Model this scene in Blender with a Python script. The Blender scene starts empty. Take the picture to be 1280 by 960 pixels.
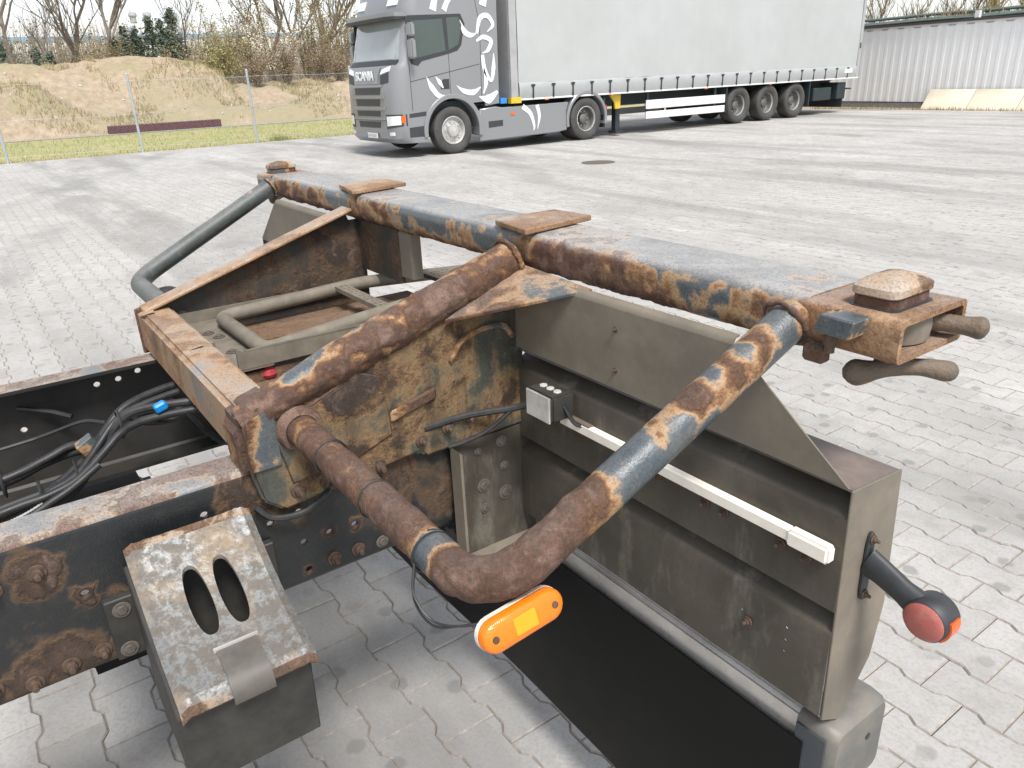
import bpy, bmesh, math, random
from mathutils import Vector, Matrix, noise
R = math.radians
rng = random.Random(7)
scn = bpy.context.scene
C = scn.collection

# ------------------------------------------------------------------ camera, sky, sun, exposure
CAM = Vector((1.6188, -0.9445, 1.61)); FPX = 945.5
RT = Vector((0.58086381, 0.81301934, -0.03995986)); DN = Vector((0.28740504, -0.25077142, -0.92439821)); FW = Vector((-0.76157441, 0.5254648, -0.37932989))
cd = bpy.data.cameras.new('camera'); cam = bpy.data.objects.new('camera', cd); C.objects.link(cam)
cd.sensor_fit = 'HORIZONTAL'; cd.sensor_width = 36; cd.lens = FPX / 1280 * 36; cd.clip_start = .02; cd.clip_end = 2000
m = Matrix((RT, -DN, -FW)).transposed().to_4x4(); m.translation = CAM; cam.matrix_world = m
scn.camera = cam
SUN_EL, SUN_AZ = R(58), R(103)          # azimuth from +Y towards +X
w = bpy.data.worlds.new('World'); scn.world = w; w.use_nodes = True
nt = w.node_tree; nt.nodes.clear()
sky = nt.nodes.new('ShaderNodeTexSky'); sky.sky_type = 'NISHITA'; sky.sun_disc = False
sky.sun_elevation = SUN_EL; sky.sun_rotation = SUN_AZ; sky.air_density = 1.0; sky.dust_density = 1.0; sky.ozone_density = 1.0
hs = nt.nodes.new('ShaderNodeHueSaturation'); hs.inputs['Saturation'].default_value = .28
bg = nt.nodes.new('ShaderNodeBackground'); bg.inputs['Strength'].default_value = .115
wo = nt.nodes.new('ShaderNodeOutputWorld')
nt.links.new(sky.outputs[0], hs.inputs['Color']); nt.links.new(hs.outputs[0], bg.inputs[0]); nt.links.new(bg.outputs[0], wo.inputs[0])
sd = bpy.data.lights.new('sun', 'SUN'); sd.energy = 2.6; sd.angle = R(16); sd.color = (1, .97, .93)
so = bpy.data.objects.new('sun', sd); C.objects.link(so)
sdir = Vector((math.sin(SUN_AZ) * math.cos(SUN_EL), math.cos(SUN_AZ) * math.cos(SUN_EL), math.sin(SUN_EL)))
so.rotation_euler = (-sdir).to_track_quat('-Z', 'Y').to_euler(); so.location = (0, 0, 30)
scn.view_settings.view_transform = 'Standard'; scn.view_settings.look = 'None'; scn.view_settings.gamma = 1
scn.view_settings.exposure = 0.90
scn.cycles.max_bounces = 6

# ------------------------------------------------------------------ helpers
def lerp(a, b, t): return a + (b - a) * t
def sst(a, b, x):
    t = max(0, min(1, (x - a) / (b - a))); return t * t * (3 - 2 * t)
def wmat(o):
    if o is None: return Matrix.Identity(4)
    if o.parent: return wmat(o.parent) @ o.matrix_parent_inverse @ o.matrix_basis
    return o.matrix_basis.copy()
def attach(o, parent):
    if parent is not None:
        o.parent = parent; o.matrix_parent_inverse = wmat(parent).inverted()
def thing(name, label, cat, loc=(0, 0, 0), group=None):
    o = bpy.data.objects.new(name, None); o.empty_display_size = .1; C.objects.link(o); o.location = loc
    return tag(o, label, cat, group)
def tag(o, label, cat, group=None):
    o['label'] = label; o['category'] = cat
    if group: o['group'] = group
    return o
def obj(name, me, mat=None, parent=None, loc=None, rot=None):
    o = bpy.data.objects.new(name, me); C.objects.link(o)
    if mat is not None and len(me.materials) == 0: me.materials.append(mat)
    if loc is not None: o.location = loc
    if rot is not None: o.rotation_euler = rot
    attach(o, parent); return o
def frame_of(d):
    d = Vector(d).normalized(); a = Vector((0, 0, 1)) if abs(d.z) < .9 else Vector((1, 0, 0))
    u = d.cross(a).normalized(); return u, d.cross(u).normalized()
class MB:
    def __init__(s): s.v = []; s.f = []
    def add(s, vs, fs):
        n = len(s.v); s.v += [tuple(v) for v in vs]; s.f += [tuple(i + n for i in f) for f in fs]; return s
    def box(s, c, d, rot=None):
        x, y, z = (k / 2 for k in d); vs = [Vector((i * x, j * y, k * z)) for i in (-1, 1) for j in (-1, 1) for k in (-1, 1)]
        if rot is not None: vs = [rot @ v for v in vs]
        c = Vector(c)
        return s.add([v + c for v in vs], [(0, 1, 3, 2), (4, 6, 7, 5), (0, 4, 5, 1), (2, 3, 7, 6), (0, 2, 6, 4), (1, 5, 7, 3)])
    def bb(s, x0, x1, y0, y1, z0, z1): return s.box(((x0 + x1) / 2, (y0 + y1) / 2, (z0 + z1) / 2), (abs(x1 - x0), abs(y1 - y0), abs(z1 - z0)))
    def prism(s, poly, ax, a, b):
        def P(p, t): return (t, p[0], p[1]) if ax == 0 else ((p[0], t, p[1]) if ax == 1 else (p[0], p[1], t))
        n = len(poly); vs = [P(p, a) for p in poly] + [P(p, b) for p in poly]
        return s.add(vs, [tuple(range(n))[::-1], tuple(range(n, 2 * n))] + [(i, (i + 1) % n, n + (i + 1) % n, n + i) for i in range(n)])
    def tube(s, path, r, n=8, cap=True, radii=None):
        path = [Vector(p) for p in path]; N = len(path); rings = []
        u, v = frame_of(path[1] - path[0]); pd = (path[1] - path[0]).normalized()
        vs = []
        for i, p in enumerate(path):
            d = (path[min(i + 1, N - 1)] - path[max(i - 1, 0)]).normalized()
            q = pd.rotation_difference(d); u = q @ u; v = q @ v; pd = d
            rr = radii[i] if radii else r
            vs += [p + (u * math.cos(2 * math.pi * k / n) + v * math.sin(2 * math.pi * k / n)) * rr for k in range(n)]
        fs = [(i * n + k, i * n + (k + 1) % n, (i + 1) * n + (k + 1) % n, (i + 1) * n + k) for i in range(N - 1) for k in range(n)]
        if cap: fs += [tuple(range(n))[::-1], tuple(range((N - 1) * n, N * n))]
        return s.add(vs, fs)
    def cyl(s, a, b, r, n=12, r2=None): return s.tube([a, b], r, n, True, [r, r if r2 is None else r2])
    def lathe(s, prof, ax, c, n=24, closed=False):  # prof: (radius, along)
        vs = []; c = Vector(c); e = [Vector((1, 0, 0)), Vector((0, 1, 0)), Vector((0, 0, 1))]; A, U, V = e[ax], e[(ax + 1) % 3], e[(ax + 2) % 3]
        for r, t in prof: vs += [c + A * t + (U * math.cos(2 * math.pi * k / n) + V * math.sin(2 * math.pi * k / n)) * r for k in range(n)]
        m_ = len(prof); L = m_ if closed else m_ - 1
        return s.add(vs, [(i * n + k, i * n + (k + 1) % n, ((i + 1) % m_) * n + (k + 1) % n, ((i + 1) % m_) * n + k) for i in range(L) for k in range(n)])
    def mesh(s, name='m', bevel=0, seg=1, smooth=35, doubles=False, sub=0):
        me = bpy.data.meshes.new(name); me.from_pydata(s.v, [], s.f); me.validate()
        b = bmesh.new(); b.from_mesh(me)
        if doubles: bmesh.ops.remove_doubles(b, verts=b.verts, dist=1e-5)
        bmesh.ops.recalc_face_normals(b, faces=b.faces)
        if bevel: bmesh.ops.bevel(b, geom=[e for e in b.edges if len(e.link_faces) == 2 and e.calc_face_angle(0) > .5], offset=bevel, segments=seg, affect='EDGES', clamp_overlap=True)
        if sub: bmesh.ops.subdivide_edges(b, edges=b.edges, cuts=sub, use_grid_fill=True)
        b.to_mesh(me); b.free()
        if smooth:
            me.polygons.foreach_set('use_smooth', [True] * len(me.polygons)); me.set_sharp_from_angle(angle=R(smooth))
        return me
    def build(s, name, mat, parent=None, **k): return obj(name, s.mesh(name, **k), mat, parent)
def rrect(w_, h_, r, n=4):
    pts = []
    for cx, cy, a0 in ((w_ / 2 - r, h_ / 2 - r, 0), (-w_ / 2 + r, h_ / 2 - r, 90), (-w_ / 2 + r, -h_ / 2 + r, 180), (w_ / 2 - r, -h_ / 2 + r, 270)):
        for i in range(n + 1):
            a = R(a0 + 90 * i / n); pts.append((cx + r * math.cos(a), cy + r * math.sin(a)))
    return pts
def bez(pts, n=12):   # catmull-rom
    P = [Vector(p) for p in pts]; P = [P[0] * 2 - P[1]] + P + [P[-1] * 2 - P[-2]]; out = []
    for i in range(1, len(P) - 2):
        for k in range(n):
            t = k / n; a, b, c, d = P[i - 1:i + 3]
            out.append(.5 * (2 * b + (c - a) * t + (2 * a - 5 * b + 4 * c - d) * t * t + (3 * b - a - 3 * c + d) * t ** 3))
    out.append(P[-2]); return out
def fillet(pts, rad, n=10):
    P = [Vector(p) for p in pts]; out = [P[0]]
    for i in range(1, len(P) - 1):
        a = (P[i - 1] - P[i]).normalized(); b = (P[i + 1] - P[i]).normalized(); r = rad
        p0, p1 = P[i] + a * r, P[i] + b * r
        for k in range(n + 1):
            t = k / n; out.append(p0 * (1 - t) ** 2 + P[i] * 2 * t * (1 - t) + p1 * t * t)
    out.append(P[-1]); return out
def resample(path, step):
    out = [path[0]]; 
    for a, b in zip(path, path[1:]):
        n = max(1, int((b - a).length / step + .5))
        out += [a.lerp(b, k / n) for k in range(1, n + 1)]
    return out

# ------------------------------------------------------------------ materials
class NM:
    def __init__(s, name):
        s.m = bpy.data.materials.new(name); s.m.use_nodes = True; s.t = s.m.node_tree; s.b = s.t.nodes['Principled BSDF']
    def n(s, ty, ins=None, **k):
        x = s.t.nodes.new('ShaderNode' + ty)
        for a, b in k.items(): setattr(x, a, b)
        for a, b in (ins or {}).items(): s.set(x, a, b)
        return x
    def set(s, x, a, b):
        if isinstance(b, bpy.types.NodeSocket): s.t.links.new(b, x.inputs[a])
        elif isinstance(b, bpy.types.Node): s.t.links.new(b.outputs[0], x.inputs[a])
        else: x.inputs[a].default_value = b
    def co(s, scale=(1, 1, 1), loc=(0, 0, 0), rot=(0, 0, 0)):
        g = s.n('NewGeometry').outputs['Position'] if getattr(s, 'world', False) else s.n('TexCoord').outputs['Object']
        return s.n('Mapping', {0: g, 1: loc, 2: rot, 3: scale})
    def noise(s, sc, det=6, ro=.6, vec=None, dist=0):
        return s.n('TexNoise', {'Vector': vec or s.co(), 'Scale': sc, 'Detail': det, 'Roughness': ro, 'Distortion': dist}).outputs[0]
    def ramp(s, fac, stops, interp='LINEAR'):
        x = s.n('ValToRGB', {0: fac}); cr = x.color_ramp; cr.interpolation = interp
        while len(cr.elements) < len(stops): cr.elements.new(.5)
        for e, (p, c) in zip(cr.elements, stops):
            e.position = p; e.color = (*c, 1) if not isinstance(c, (int, float)) else (c, c, c, 1)
        return x.outputs[0]
    def math(s, op, a, b=0., c=0.): return s.n('Math', {0: a, 1: b, 2: c}, operation=op).outputs[0]
    def mix(s, f, a, b, mode='MIX'):
        x = s.n('Mix', data_type='RGBA', blend_type=mode)
        for i, q in ((0, f), (6, a), (7, b)):
            s.set(x, i, (*q, 1) if isinstance(q, tuple) and len(q) == 3 else q)
        return x.outputs[2]
    def fin(s, col=None, rough=None, metal=None, bump=None, bd=.002, bs=1., **k):
        for key, v in (('Base Color', col), ('Roughness', rough), ('Metallic', metal)):
            if v is not None: s.set(s.b, key, (*v, 1) if isinstance(v, tuple) and len(v) == 3 else v)
        if bump is not None: s.set(s.b, 'Normal', s.n('Bump', {'Height': bump, 'Distance': bd, 'Strength': bs}))
        for a, v in k.items(): s.set(s.b, a.replace('_', ' '), v)
        return s.m
PAINT = (.050, .072, .088)
RUST = [(.0, PAINT), (.36, (.085, .098, .105)), (.43, (.34, .225, .13)), (.52, (.32, .17, .075)), (.61, (.15, .072, .038)), (.75, (.08, .040, .026)), (.88, (.135, .075, .052)), (1., (.20, .125, .095))]
def rust_mat(name, attr=False, shift=0., scale=5., off=(0, 0, 0), paint=PAINT, dust_sheen=.25, gloss=.32, stops=None, spots=None, fineamt=.5, pale=.16, streak=.0):
    M = NM(name); v = M.co(loc=off)
    big = M.noise(scale, 5, .55, v, .4); fine = M.noise(scale * 9, 8, .72, v); vf = M.noise(260, 3, .7, v)
    flk = M.noise(30, 5, .6, M.co((1, 1.3, 1), loc=off), .6)
    if attr:
        a = M.n('Attribute', attribute_name='rust').outputs['Fac']
        f = M.math('ADD', a, M.math('MULTIPLY', M.math('SUBTRACT', fine, .5), fineamt))
    else:
        f = M.math('ADD', M.math('MULTIPLY_ADD', M.math('SUBTRACT', big, .5), 2.3, .5 + shift), M.math('MULTIPLY', M.math('SUBTRACT', fine, .5), fineamt))
    if spots:                                     # rust blooming round the bolts and holes
        wv = M.n('VectorMath', {0: M.n('VectorMath', {0: M.n('TexNoise', {'Vector': v, 'Scale': 24., 'Detail': 4.}).outputs[1], 1: (.5, .5, .5)}, operation='SUBTRACT').outputs[0], 'Scale': .05}, operation='SCALE').outputs[0]
        pv = M.n('VectorMath', {0: M.n('TexCoord').outputs['Object'], 1: wv}, operation='ADD').outputs[0]
        acc = None
        for (p, r_, k) in spots:
            d = M.n('VectorMath', {0: pv, 1: p}, operation='DISTANCE').outputs['Value']
            m_ = M.math('MULTIPLY', M.ramp(M.math('DIVIDE', d, r_), [(.35, 1.), (1., 0.)]), k)
            acc = m_ if acc is None else M.math('MAXIMUM', acc, m_)
        f = M.math('ADD', f, acc)
    st = [(p, paint if p == 0 else c) for p, c in (stops or RUST)]
    col = M.ramp(f, st)
    rm = M.ramp(f, [(.5, 0.), (.66, 1.)])
    lay = M.ramp(flk, [(0., 0.), (.40, .30), (.47, .55), (.55, .8), (.62, 1.)], 'CONSTANT')
    col = M.mix(M.math('MULTIPLY', M.math('MULTIPLY', rm, M.ramp(flk, [(.55, 0.), (.68, 1.)])), .42), col, (.25, .17, .14))
    col = M.mix(M.math('MULTIPLY', M.math('MULTIPLY', rm, M.ramp(flk, [(.34, 1.), (.45, 0.)])), .6), col, (.055, .033, .024))
    col = M.mix(M.math('MULTIPLY', M.ramp(fine, [(.5, 0.), (.68, 1.)]), pale), col, (.30, .21, .145))
    up = M.n('SeparateXYZ', {0: M.n('NewGeometry').outputs['Normal']}).outputs[2]
    d = M.math('MULTIPLY', M.math('MULTIPLY', M.ramp(up, [(.55, 0.), (.95, 1.)]), M.ramp(M.noise(7, 6, .65, v), [(max(0., .42 - .32 * dust_sheen), 0.), (max(.3, .72 - .25 * dust_sheen), 1.)])), min(1., dust_sheen))
    col = M.mix(d, col, (.40, .38, .36))          # dusty level faces, with sky sheen painted in as pale colour
    col = M.mix(M.math('MULTIPLY', M.ramp(vf, [(.38, 1.), (.52, 0.)]), .4), col, (.035, .025, .02))
    if streak: col = M.mix(M.math('MULTIPLY', M.ramp(M.noise(22, 6, .65, M.co((1, 1, .10), loc=off)), [(.5, 0.), (.64, 1.)]), streak), col, (.03, .02, .015))
    ro = M.ramp(f, [(.3, gloss), (.48, .75), (1., .9)])
    bp = M.math('ADD', M.math('MULTIPLY', rm, M.math('ADD', M.math('MULTIPLY', lay, .5), M.math('MULTIPLY', fine, .8))), M.math('MULTIPLY', vf, .16))
    return M.fin(col, ro, 0., bp, .0055, .95)
def plain(name, col, rough=.5, metal=0., var=.15, sc=20, bump=0., dirt=None, dirtamt=.5, rv=.08, **k):
    M = NM(name); n1 = M.noise(sc, 6, .65)
    c = M.mix(M.ramp(n1, [(.3, 0.), (.7, 1.)]), tuple(x * (1 - var) for x in col), tuple(min(1, x * (1 + var)) for x in col))
    if dirt: c = M.mix(M.math('MULTIPLY', M.ramp(M.noise(sc * .35, 7, .7), [(.42, 0.), (.68, 1.)]), dirtamt), c, dirt)
    r_ = M.ramp(n1, [(.3, max(0, rough - rv)), (.7, min(1, rough + rv))])
    return M.fin(c, r_, metal, M.noise(sc * 8, 4, .6) if bump else None, bump or .001, .6, **k)
MT = {}
MT['rust_a'] = rust_mat('rusted_painted_steel', attr=True, dust_sheen=.12)
MT['rust_beam'] = rust_mat('rusted_blue_grey_beam', attr=True, dust_sheen=.8, gloss=.2)  # beam top paled to stand for bright sky reflected in it
MT['pipe_far'] = rust_mat('dusty_green_grey_pipe', attr=True, paint=(.06, .073, .067), dust_sheen=.35, gloss=.45)
MT['plate'] = rust_mat('rusted_plate', shift=.12, scale=4.5, dust_sheen=.15)
MT['wrap'] = rust_mat('rusted_corner', shift=.02, scale=7, off=(5, 5, 9), dust_sheen=.2, streak=.5)
MT['tri'] = rust_mat('rusted_corner_gusset', shift=.13, scale=4., off=(7, 3, 1), dust_sheen=.35)
MT['plate_near'] = rust_mat('mottled_gusset_paint', pale=.10, streak=.55, shift=.02, scale=5., off=(3, 1, 7), dust_sheen=.2, paint=(.05, .06, .056), stops=[(0, PAINT), (.32, (.07, .072, .06)), (.42, (.17, .12, .066)), (.54, (.24, .145, .068)), (.62, (.11, .06, .032)), (.70, (.035, .022, .016)), (.88, (.055, .037, .028)), (1, (.12, .08, .06))])
MT['plate_dark'] = rust_mat('dark_gusset_paint', pale=.05, streak=.5, shift=-.02, scale=5, off=(8, 2, 3), dust_sheen=.1, gloss=.6, paint=(.03, .033, .03), stops=[(0, PAINT), (.35, (.03, .03, .026)), (.5, (.075, .05, .03)), (.6, (.12, .07, .04)), (.75, (.035, .024, .018)), (1, (.06, .04, .03))])  # darker, browner mix than the near gusset paint
MT['orange'] = rust_mat('orange_rust', shift=.08, scale=3.6, off=(1, 5, 2), dust_sheen=.38, stops=[(0, PAINT), (.2, (.26, .25, .24)), (.34, (.36, .26, .18)), (.5, (.36, .215, .115)), (.72, (.29, .15, .075)), (.88, (.15, .09, .06)), (1, (.3, .23, .19))])
SPOTS = [((.40, y, z), r_, k) for y, z, r_, k in ((-1.0, .934, .055, .72), (-.948, .87, .028, .6), (-.985, .757, .07, .5), (-.90, .765, .045, .45), (-1.06, .75, .06, .6), (-.54, .816, .025, .5), (-.489, .813, .025, .4), (-.59, .753, .025, .6), (-.539, .757, .025, .5), (-.70, .955, .08, .5), (-.62, .91, .08, .42), (-.40, .87, .11, .42), (-.30, .84, .12, .35))]
MT['rail'] = rust_mat('chassis_rail_paint', spots=SPOTS, fineamt=.3, pale=.04, shift=-.40, scale=5.5, off=(4, 4, 0), dust_sheen=.0, gloss=.34, paint=(.011, .0145, .017), stops=[(0, PAINT), (.36, (.016, .018, .019)), (.46, (.065, .042, .027)), (.55, (.11, .065, .035)), (.66, (.045, .028, .02)), (.85, (.07, .045, .032)), (1, (.12, .07, .05))])
MT['rail_top'] = rust_mat('flaking_rail_flange', shift=.06, scale=8, off=(2, 2, 2), dust_sheen=.45, gloss=.35, paint=(.10, .115, .125), stops=[(0, PAINT), (.38, (.16, .165, .17)), (.5, (.34, .25, .18)), (.62, (.26, .17, .13)), (.76, (.15, .095, .08)), (.9, (.28, .22, .20)), (1, (.36, .30, .28))])
MT['far_rail'] = plain('dusty_black_rail', (.014, .014, .014), .6, var=.4, sc=12, dirt=(.05, .042, .033), dirtamt=.6)  # near-black paint with brown dirt mixed in
MT['bolt'] = plain('rusty_bolt', (.092, .058, .04), .8, var=.5, sc=90, bump=.001, dirt=(.05, .03, .02))
MT['bolt_grey'] = plain('grey_washer', (.085, .075, .062), .7, var=.35, sc=70)
MT['dustpanel0'] = plain('dusty_tail_panel0', (.098, .09, .073), .55, var=.25, sc=7, bump=.0006, dirt=(.034, .031, .026), dirtamt=.85)
def panel_mat():
    M = NM('dusty_tail_panel'); v = M.co(); a = M.noise(6, 6, .65, v); b = M.noise(4, 6, .7, M.co((2.2, 2.2, .7), loc=(3, 1, 2))); st = M.noise(16, 5, .65, M.co((1, 1, .12))); g = M.noise(120, 4, .7, v)
    c = M.mix(M.ramp(a, [(.35, 0.), (.65, 1.)]), (.050, .042, .031), (.088, .076, .058))
    c = M.mix(M.math('MULTIPLY', M.ramp(b, [(.54, 0.), (.64, 1.)]), .7), c, (.17, .152, .125))
    c = M.mix(M.math('MULTIPLY', M.ramp(st, [(.5, 0.), (.66, 1.)]), .45), c, (.04, .036, .03))
    c = M.mix(M.math('MULTIPLY', M.ramp(g, [(.4, 1.), (.55, 0.)]), .3), c, (.05, .045, .038))
    return M.fin(c, M.ramp(a, [(.3, .42), (.7, .7)]), 0., g, .0006, .6)
MT['dustpanel'] = panel_mat()
MT['duststrip'] = plain('pale_dusty_sheet', (.19, .162, .125), .65, var=.18, sc=14, bump=.0005, dirt=(.11, .10, .085), dirtamt=.6)
MT['lid'] = plain('brown_stained_ledge', (.16, .125, .105), .45, var=.3, sc=16, bump=.001, dirt=(.075, .055, .045), dirtamt=.7)
MT['ladder'] = plain('dust_covered_tube', (.185, .16, .125), .75, var=.16, sc=30, bump=.0006, dirt=(.09, .078, .06), dirtamt=.6)
MT['alu'] = plain('brushed_aluminium_bar', (.70, .675, .64), .33, .55, var=.10, sc=25, bump=.0002, dirt=(.33, .31, .28), dirtamt=.45)
MT['capgrey'] = plain('weathered_grey_plastic', (.105, .105, .10), .5, var=.2, sc=14, dirt=(.24, .21, .17), dirtamt=.75)
MT['capdark'] = plain('slate_plastic', (.05, .06, .07), .4, var=.2, sc=25)
MT['flap'] = plain('black_flap', (.005, .0055, .0055), .34, var=.15, sc=8, dirt=(.012, .0125, .0125), dirtamt=.5, Specular_IOR_Level=.12)
MT['rubber'] = plain('black_rubber', (.03, .032, .036), .5, var=.2, sc=40)
MT['hose'] = plain('black_corrugated_hose', (.018, .019, .021), .5, var=.3, sc=60, dirt=(.06, .055, .045), dirtamt=.4)
MT['white_pl'] = plain('dirty_white_plastic', (.84, .79, .70), .45, var=.06, sc=35, dirt=(.62, .56, .47), dirtamt=.25)
MT['boxwhite'] = plain('scuffed_white_cover', (.55, .54, .51), .5, var=.10, sc=40, dirt=(.22, .19, .15), dirtamt=.55)
MT['blackbox'] = plain('dirty_black_box', (.024, .023, .021), .6, var=.3, sc=30, dirt=(.07, .064, .054), dirtamt=.5)
def lens_mat(name, col, rough, wave, sc, tr=0.):
    M = NM(name); v = M.co(); w_ = M.n('TexWave', {'Vector': v, 'Scale': sc, 'Distortion': .0}, wave_type='BANDS', bands_direction=wave).outputs[0]; d = M.noise(40, 6, .7, v)
    w2 = M.n('TexWave', {'Vector': v, 'Scale': sc, 'Distortion': .0}, wave_type='BANDS', bands_direction='Z').outputs[0]
    c = M.mix(M.math('MULTIPLY', M.math('MULTIPLY', w_, w2), .35), col, tuple(min(1, x * 1.3) for x in col)); c = M.mix(M.math('MULTIPLY', M.ramp(d, [(.55, 0.), (.75, 1.)]), .12 if tr else .3), c, (.45, .35, .28))
    return M.fin(c, rough, 0., M.math('ADD', w_, w2), .0003, .35, Transmission_Weight=tr)
MT['amber'] = lens_mat('amber_lens', (.90, .215, .011), .2, 'Y', 120., .2)
MT['amber_'] = plain('amber_lens', (.95, .26, .015), .18, var=.06, sc=30, Transmission_Weight=.25)
MT['amber_in'] = plain('amber_lens_insert', (1., .31, .014), .2, var=.03, sc=30)
MT['red'] = lens_mat('faded_red_lens', (.36, .10, .085), .22, 'X', 130.)
MT['red_'] = plain('faded_red_lens', (.42, .105, .085), .2, var=.15, sc=60, dirt=(.5, .33, .28), dirtamt=.4)
MT['redcap'] = plain('red_valve_cap', (.36, .035, .045), .45, var=.2, sc=50)
MT['blue'] = plain('blue_clip', (.005, .21, .55), .4, var=.1, sc=50)
def chock_mat():
    M = NM('zinc_chock_sheet'); v = M.co()
    f1 = M.noise(48, 8, .75, v, .2); f2 = M.noise(9, 5, .6, v); f3 = M.noise(140, 4, .7, v)
    col = M.mix(M.ramp(f1, [(.48, 0.), (.56, 1.)]), (.125, .112, .098), (.225, .23, .225))
    col = M.mix(M.ramp(f2, [(.50, 0.), (.62, .75)]), col, (.27, .20, .135))
    col = M.mix(M.math('MULTIPLY', M.ramp(f3, [(.35, 1.), (.5, 0.)]), .5), col, (.09, .075, .065))
    return M.fin(col, M.ramp(f1, [(.45, .7), (.6, .42)]), M.ramp(f1, [(.48, .0), (.58, .35)]), f3, .0012, .7)
MT['chock'] = chock_mat(); MT['clip'] = plain('grey_spring_clip', (.10, .092, .08), .55, var=.2, sc=40, dirt=(.08, .07, .06))
MT['chockrust'] = rust_mat('chock_rust_edge', shift=.0, scale=11, dust_sheen=0., stops=[(0, PAINT), (.25, (.24, .21, .18)), (.45, (.30, .22, .15)), (.6, (.21, .12, .07)), (.78, (.13, .075, .048)), (1, (.10, .065, .05))])
def paver_mat(name, brick=False):
    M = NM(name); M.world = True; v = M.co()
    if brick:
        br = M.n('TexBrick', {'Vector': M.co(loc=(PAVX, PAVY, 0)), 'Color1': (.39, .378, .36, 1), 'Color2': (.48, .468, .45, 1), 'Mortar': (.33, .315, .295, 1), 'Scale': 1., 'Mortar Size': .006, 'Mortar Smooth': .3, 'Brick Width': PL, 'Row Height': PW}, offset=.5)
        col = br.outputs[0]
    else:
        t = M.n('Attribute', attribute_name='tint').outputs['Fac']
        col = M.ramp(t, [(0., (.35, .337, .32)), (.5, (.42, .408, .392)), (1., (.48, .468, .452))])
    big = M.noise(.35, 4, .55, v); st = M.noise(1., 5, .6, M.co((.10, .9, 1), rot=(0, 0, .12)))
    col = M.mix(M.math('MULTIPLY', M.ramp(big, [(.38, 1.), (.60, 0.)]), .30), col, (.24, .235, .225))
    # sweeping tyre-mark bands of trodden dirt
    col = M.mix(M.math('MULTIPLY', M.ramp(st, [(.51, 0.), (.63, 1.)]), .55), col, (.18, .177, .17))
    col = M.mix(M.math('MULTIPLY', M.ramp(M.noise(.8, 6, .7, M.co((.3, 1.2, 1), loc=(5, 3, 0))), [(.56, 0.), (.68, 1.)]), .5), col, (.60, .59, .57))
    for (loc, rt, sc_) in (((0, 2, 0), .10, 2.4), ((4, -1, 0), -.22, 2.0), ((1, 7, 0), .35, 2.8)):
        wv = M.n('TexWave', {'Vector': M.co(rot=(0, 0, rt + 1.5708), loc=loc), 'Scale': .075, 'Distortion': 6., 'Detail': 1., 'Detail Scale': .25}, wave_type='BANDS', bands_direction='X').outputs[0]
        col = M.mix(M.math('MULTIPLY', M.math('MULTIPLY', M.ramp(wv, [(.93, 0.), (.985, 1.)]), M.ramp(M.noise(.5, 5, .65, v), [(.42, 0.), (.6, 1.)])), .42), col, (.19, .187, .18))
    sp = M.n('TexVoronoi', {'Vector': v, 'Scale': 4.6, 'Randomness': 1.}, feature='F1', voronoi_dimensions='2D').outputs['Distance']
    spm = M.math('MULTIPLY', M.ramp(M.math('ADD', sp, M.math('MULTIPLY', M.math('SUBTRACT', M.noise(30, 3, .5, v), .5), .12)), [(.09, 1.), (.14, 0.)]), M.ramp(M.noise(1.6, 2, .5, v), [(.40, 0.), (.50, 1.)]))
    col = M.mix(M.math('MULTIPLY', spm, .55), col, (.15, .145, .14))
    g = M.noise(90, 5, .7, v)
    col = M.mix(M.math('MULTIPLY', M.ramp(g, [(.36, 1.), (.54, 0.)]), .38), col, (.21, .20, .185))
    col = M.mix(M.math('MULTIPLY', M.ramp(M.noise(11, 6, .7, v), [(.48, 0.), (.66, 1.)]), .36), col, (.24, .22, .195))
    return M.fin(col, .82, 0., g, .0016, .5)
PL, PW = .2125, .1445; PAVX, PAVY = .0, .0
PX0, PY0 = -.252 + PL / 2, -.93          # centre of one block
PAVX, PAVY = -(PX0 - PL / 2), -(PY0 - PW / 2)
MT['paver'] = paver_mat('concrete_paver'); MT['yard'] = paver_mat('paved_yard', True)
MT['joint'] = plain('joint_sand', (.315, .285, .255), .95, var=.3, sc=30, bump=.003)

# ------------------------------------------------------------------ setting: ground, yard
def sheet(name, x0, x1, y0, y1, z, mat, nx=1, ny=1, parent=None):
    M = MB(); vs = [(lerp(x0, x1, i / nx), lerp(y0, y1, j / ny), z) for j in range(ny + 1) for i in range(nx + 1)]
    M.add(vs, [(j * (nx + 1) + i, j * (nx + 1) + i + 1, (j + 1) * (nx + 1) + i + 1, (j + 1) * (nx + 1) + i) for j in range(ny) for i in range(nx)])
    return M.build(name, mat, parent, smooth=0)
def grass_mat():
    M = NM('thin_spring_grass'); v = M.co(); a = M.noise(.5, 5, .6, v); b = M.noise(7, 6, .7, v)
    col = M.ramp(a, [(.36, (.37, .315, .17)), (.47, (.37, .345, .15)), (.58, (.28, .30, .11)), (.7, (.40, .345, .20))])
    col = M.mix(M.math('MULTIPLY', M.ramp(b, [(.4, 1.), (.6, 0.)]), .4), col, (.25, .20, .12))
    return M.fin(col, .95, 0., b, .03, .6)
def earth_mat():
    M = NM('sandy_earth'); v = M.co(); a = M.noise(.35, 5, .6, v, .5); b = M.noise(3.5, 7, .7, v)
    col = M.ramp(b, [(.3, (.255, .19, .13)), (.5, (.345, .27, .19)), (.7, (.43, .35, .26))])
    col = M.mix(M.math('MULTIPLY', M.ramp(a, [(.45, 0.), (.58, .8)]), M.ramp(b, [(.35, .3), (.6, 1.)])), col, (.27, .245, .135))
    return M.fin(col, .95, 0., b, .12, .8)
MT['grass'] = grass_mat(); MT['earth'] = earth_mat()
g0 = sheet('ground', -900, 900, -900, 900, -.04, MT['grass']); g0['kind'] = 'structure'
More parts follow.
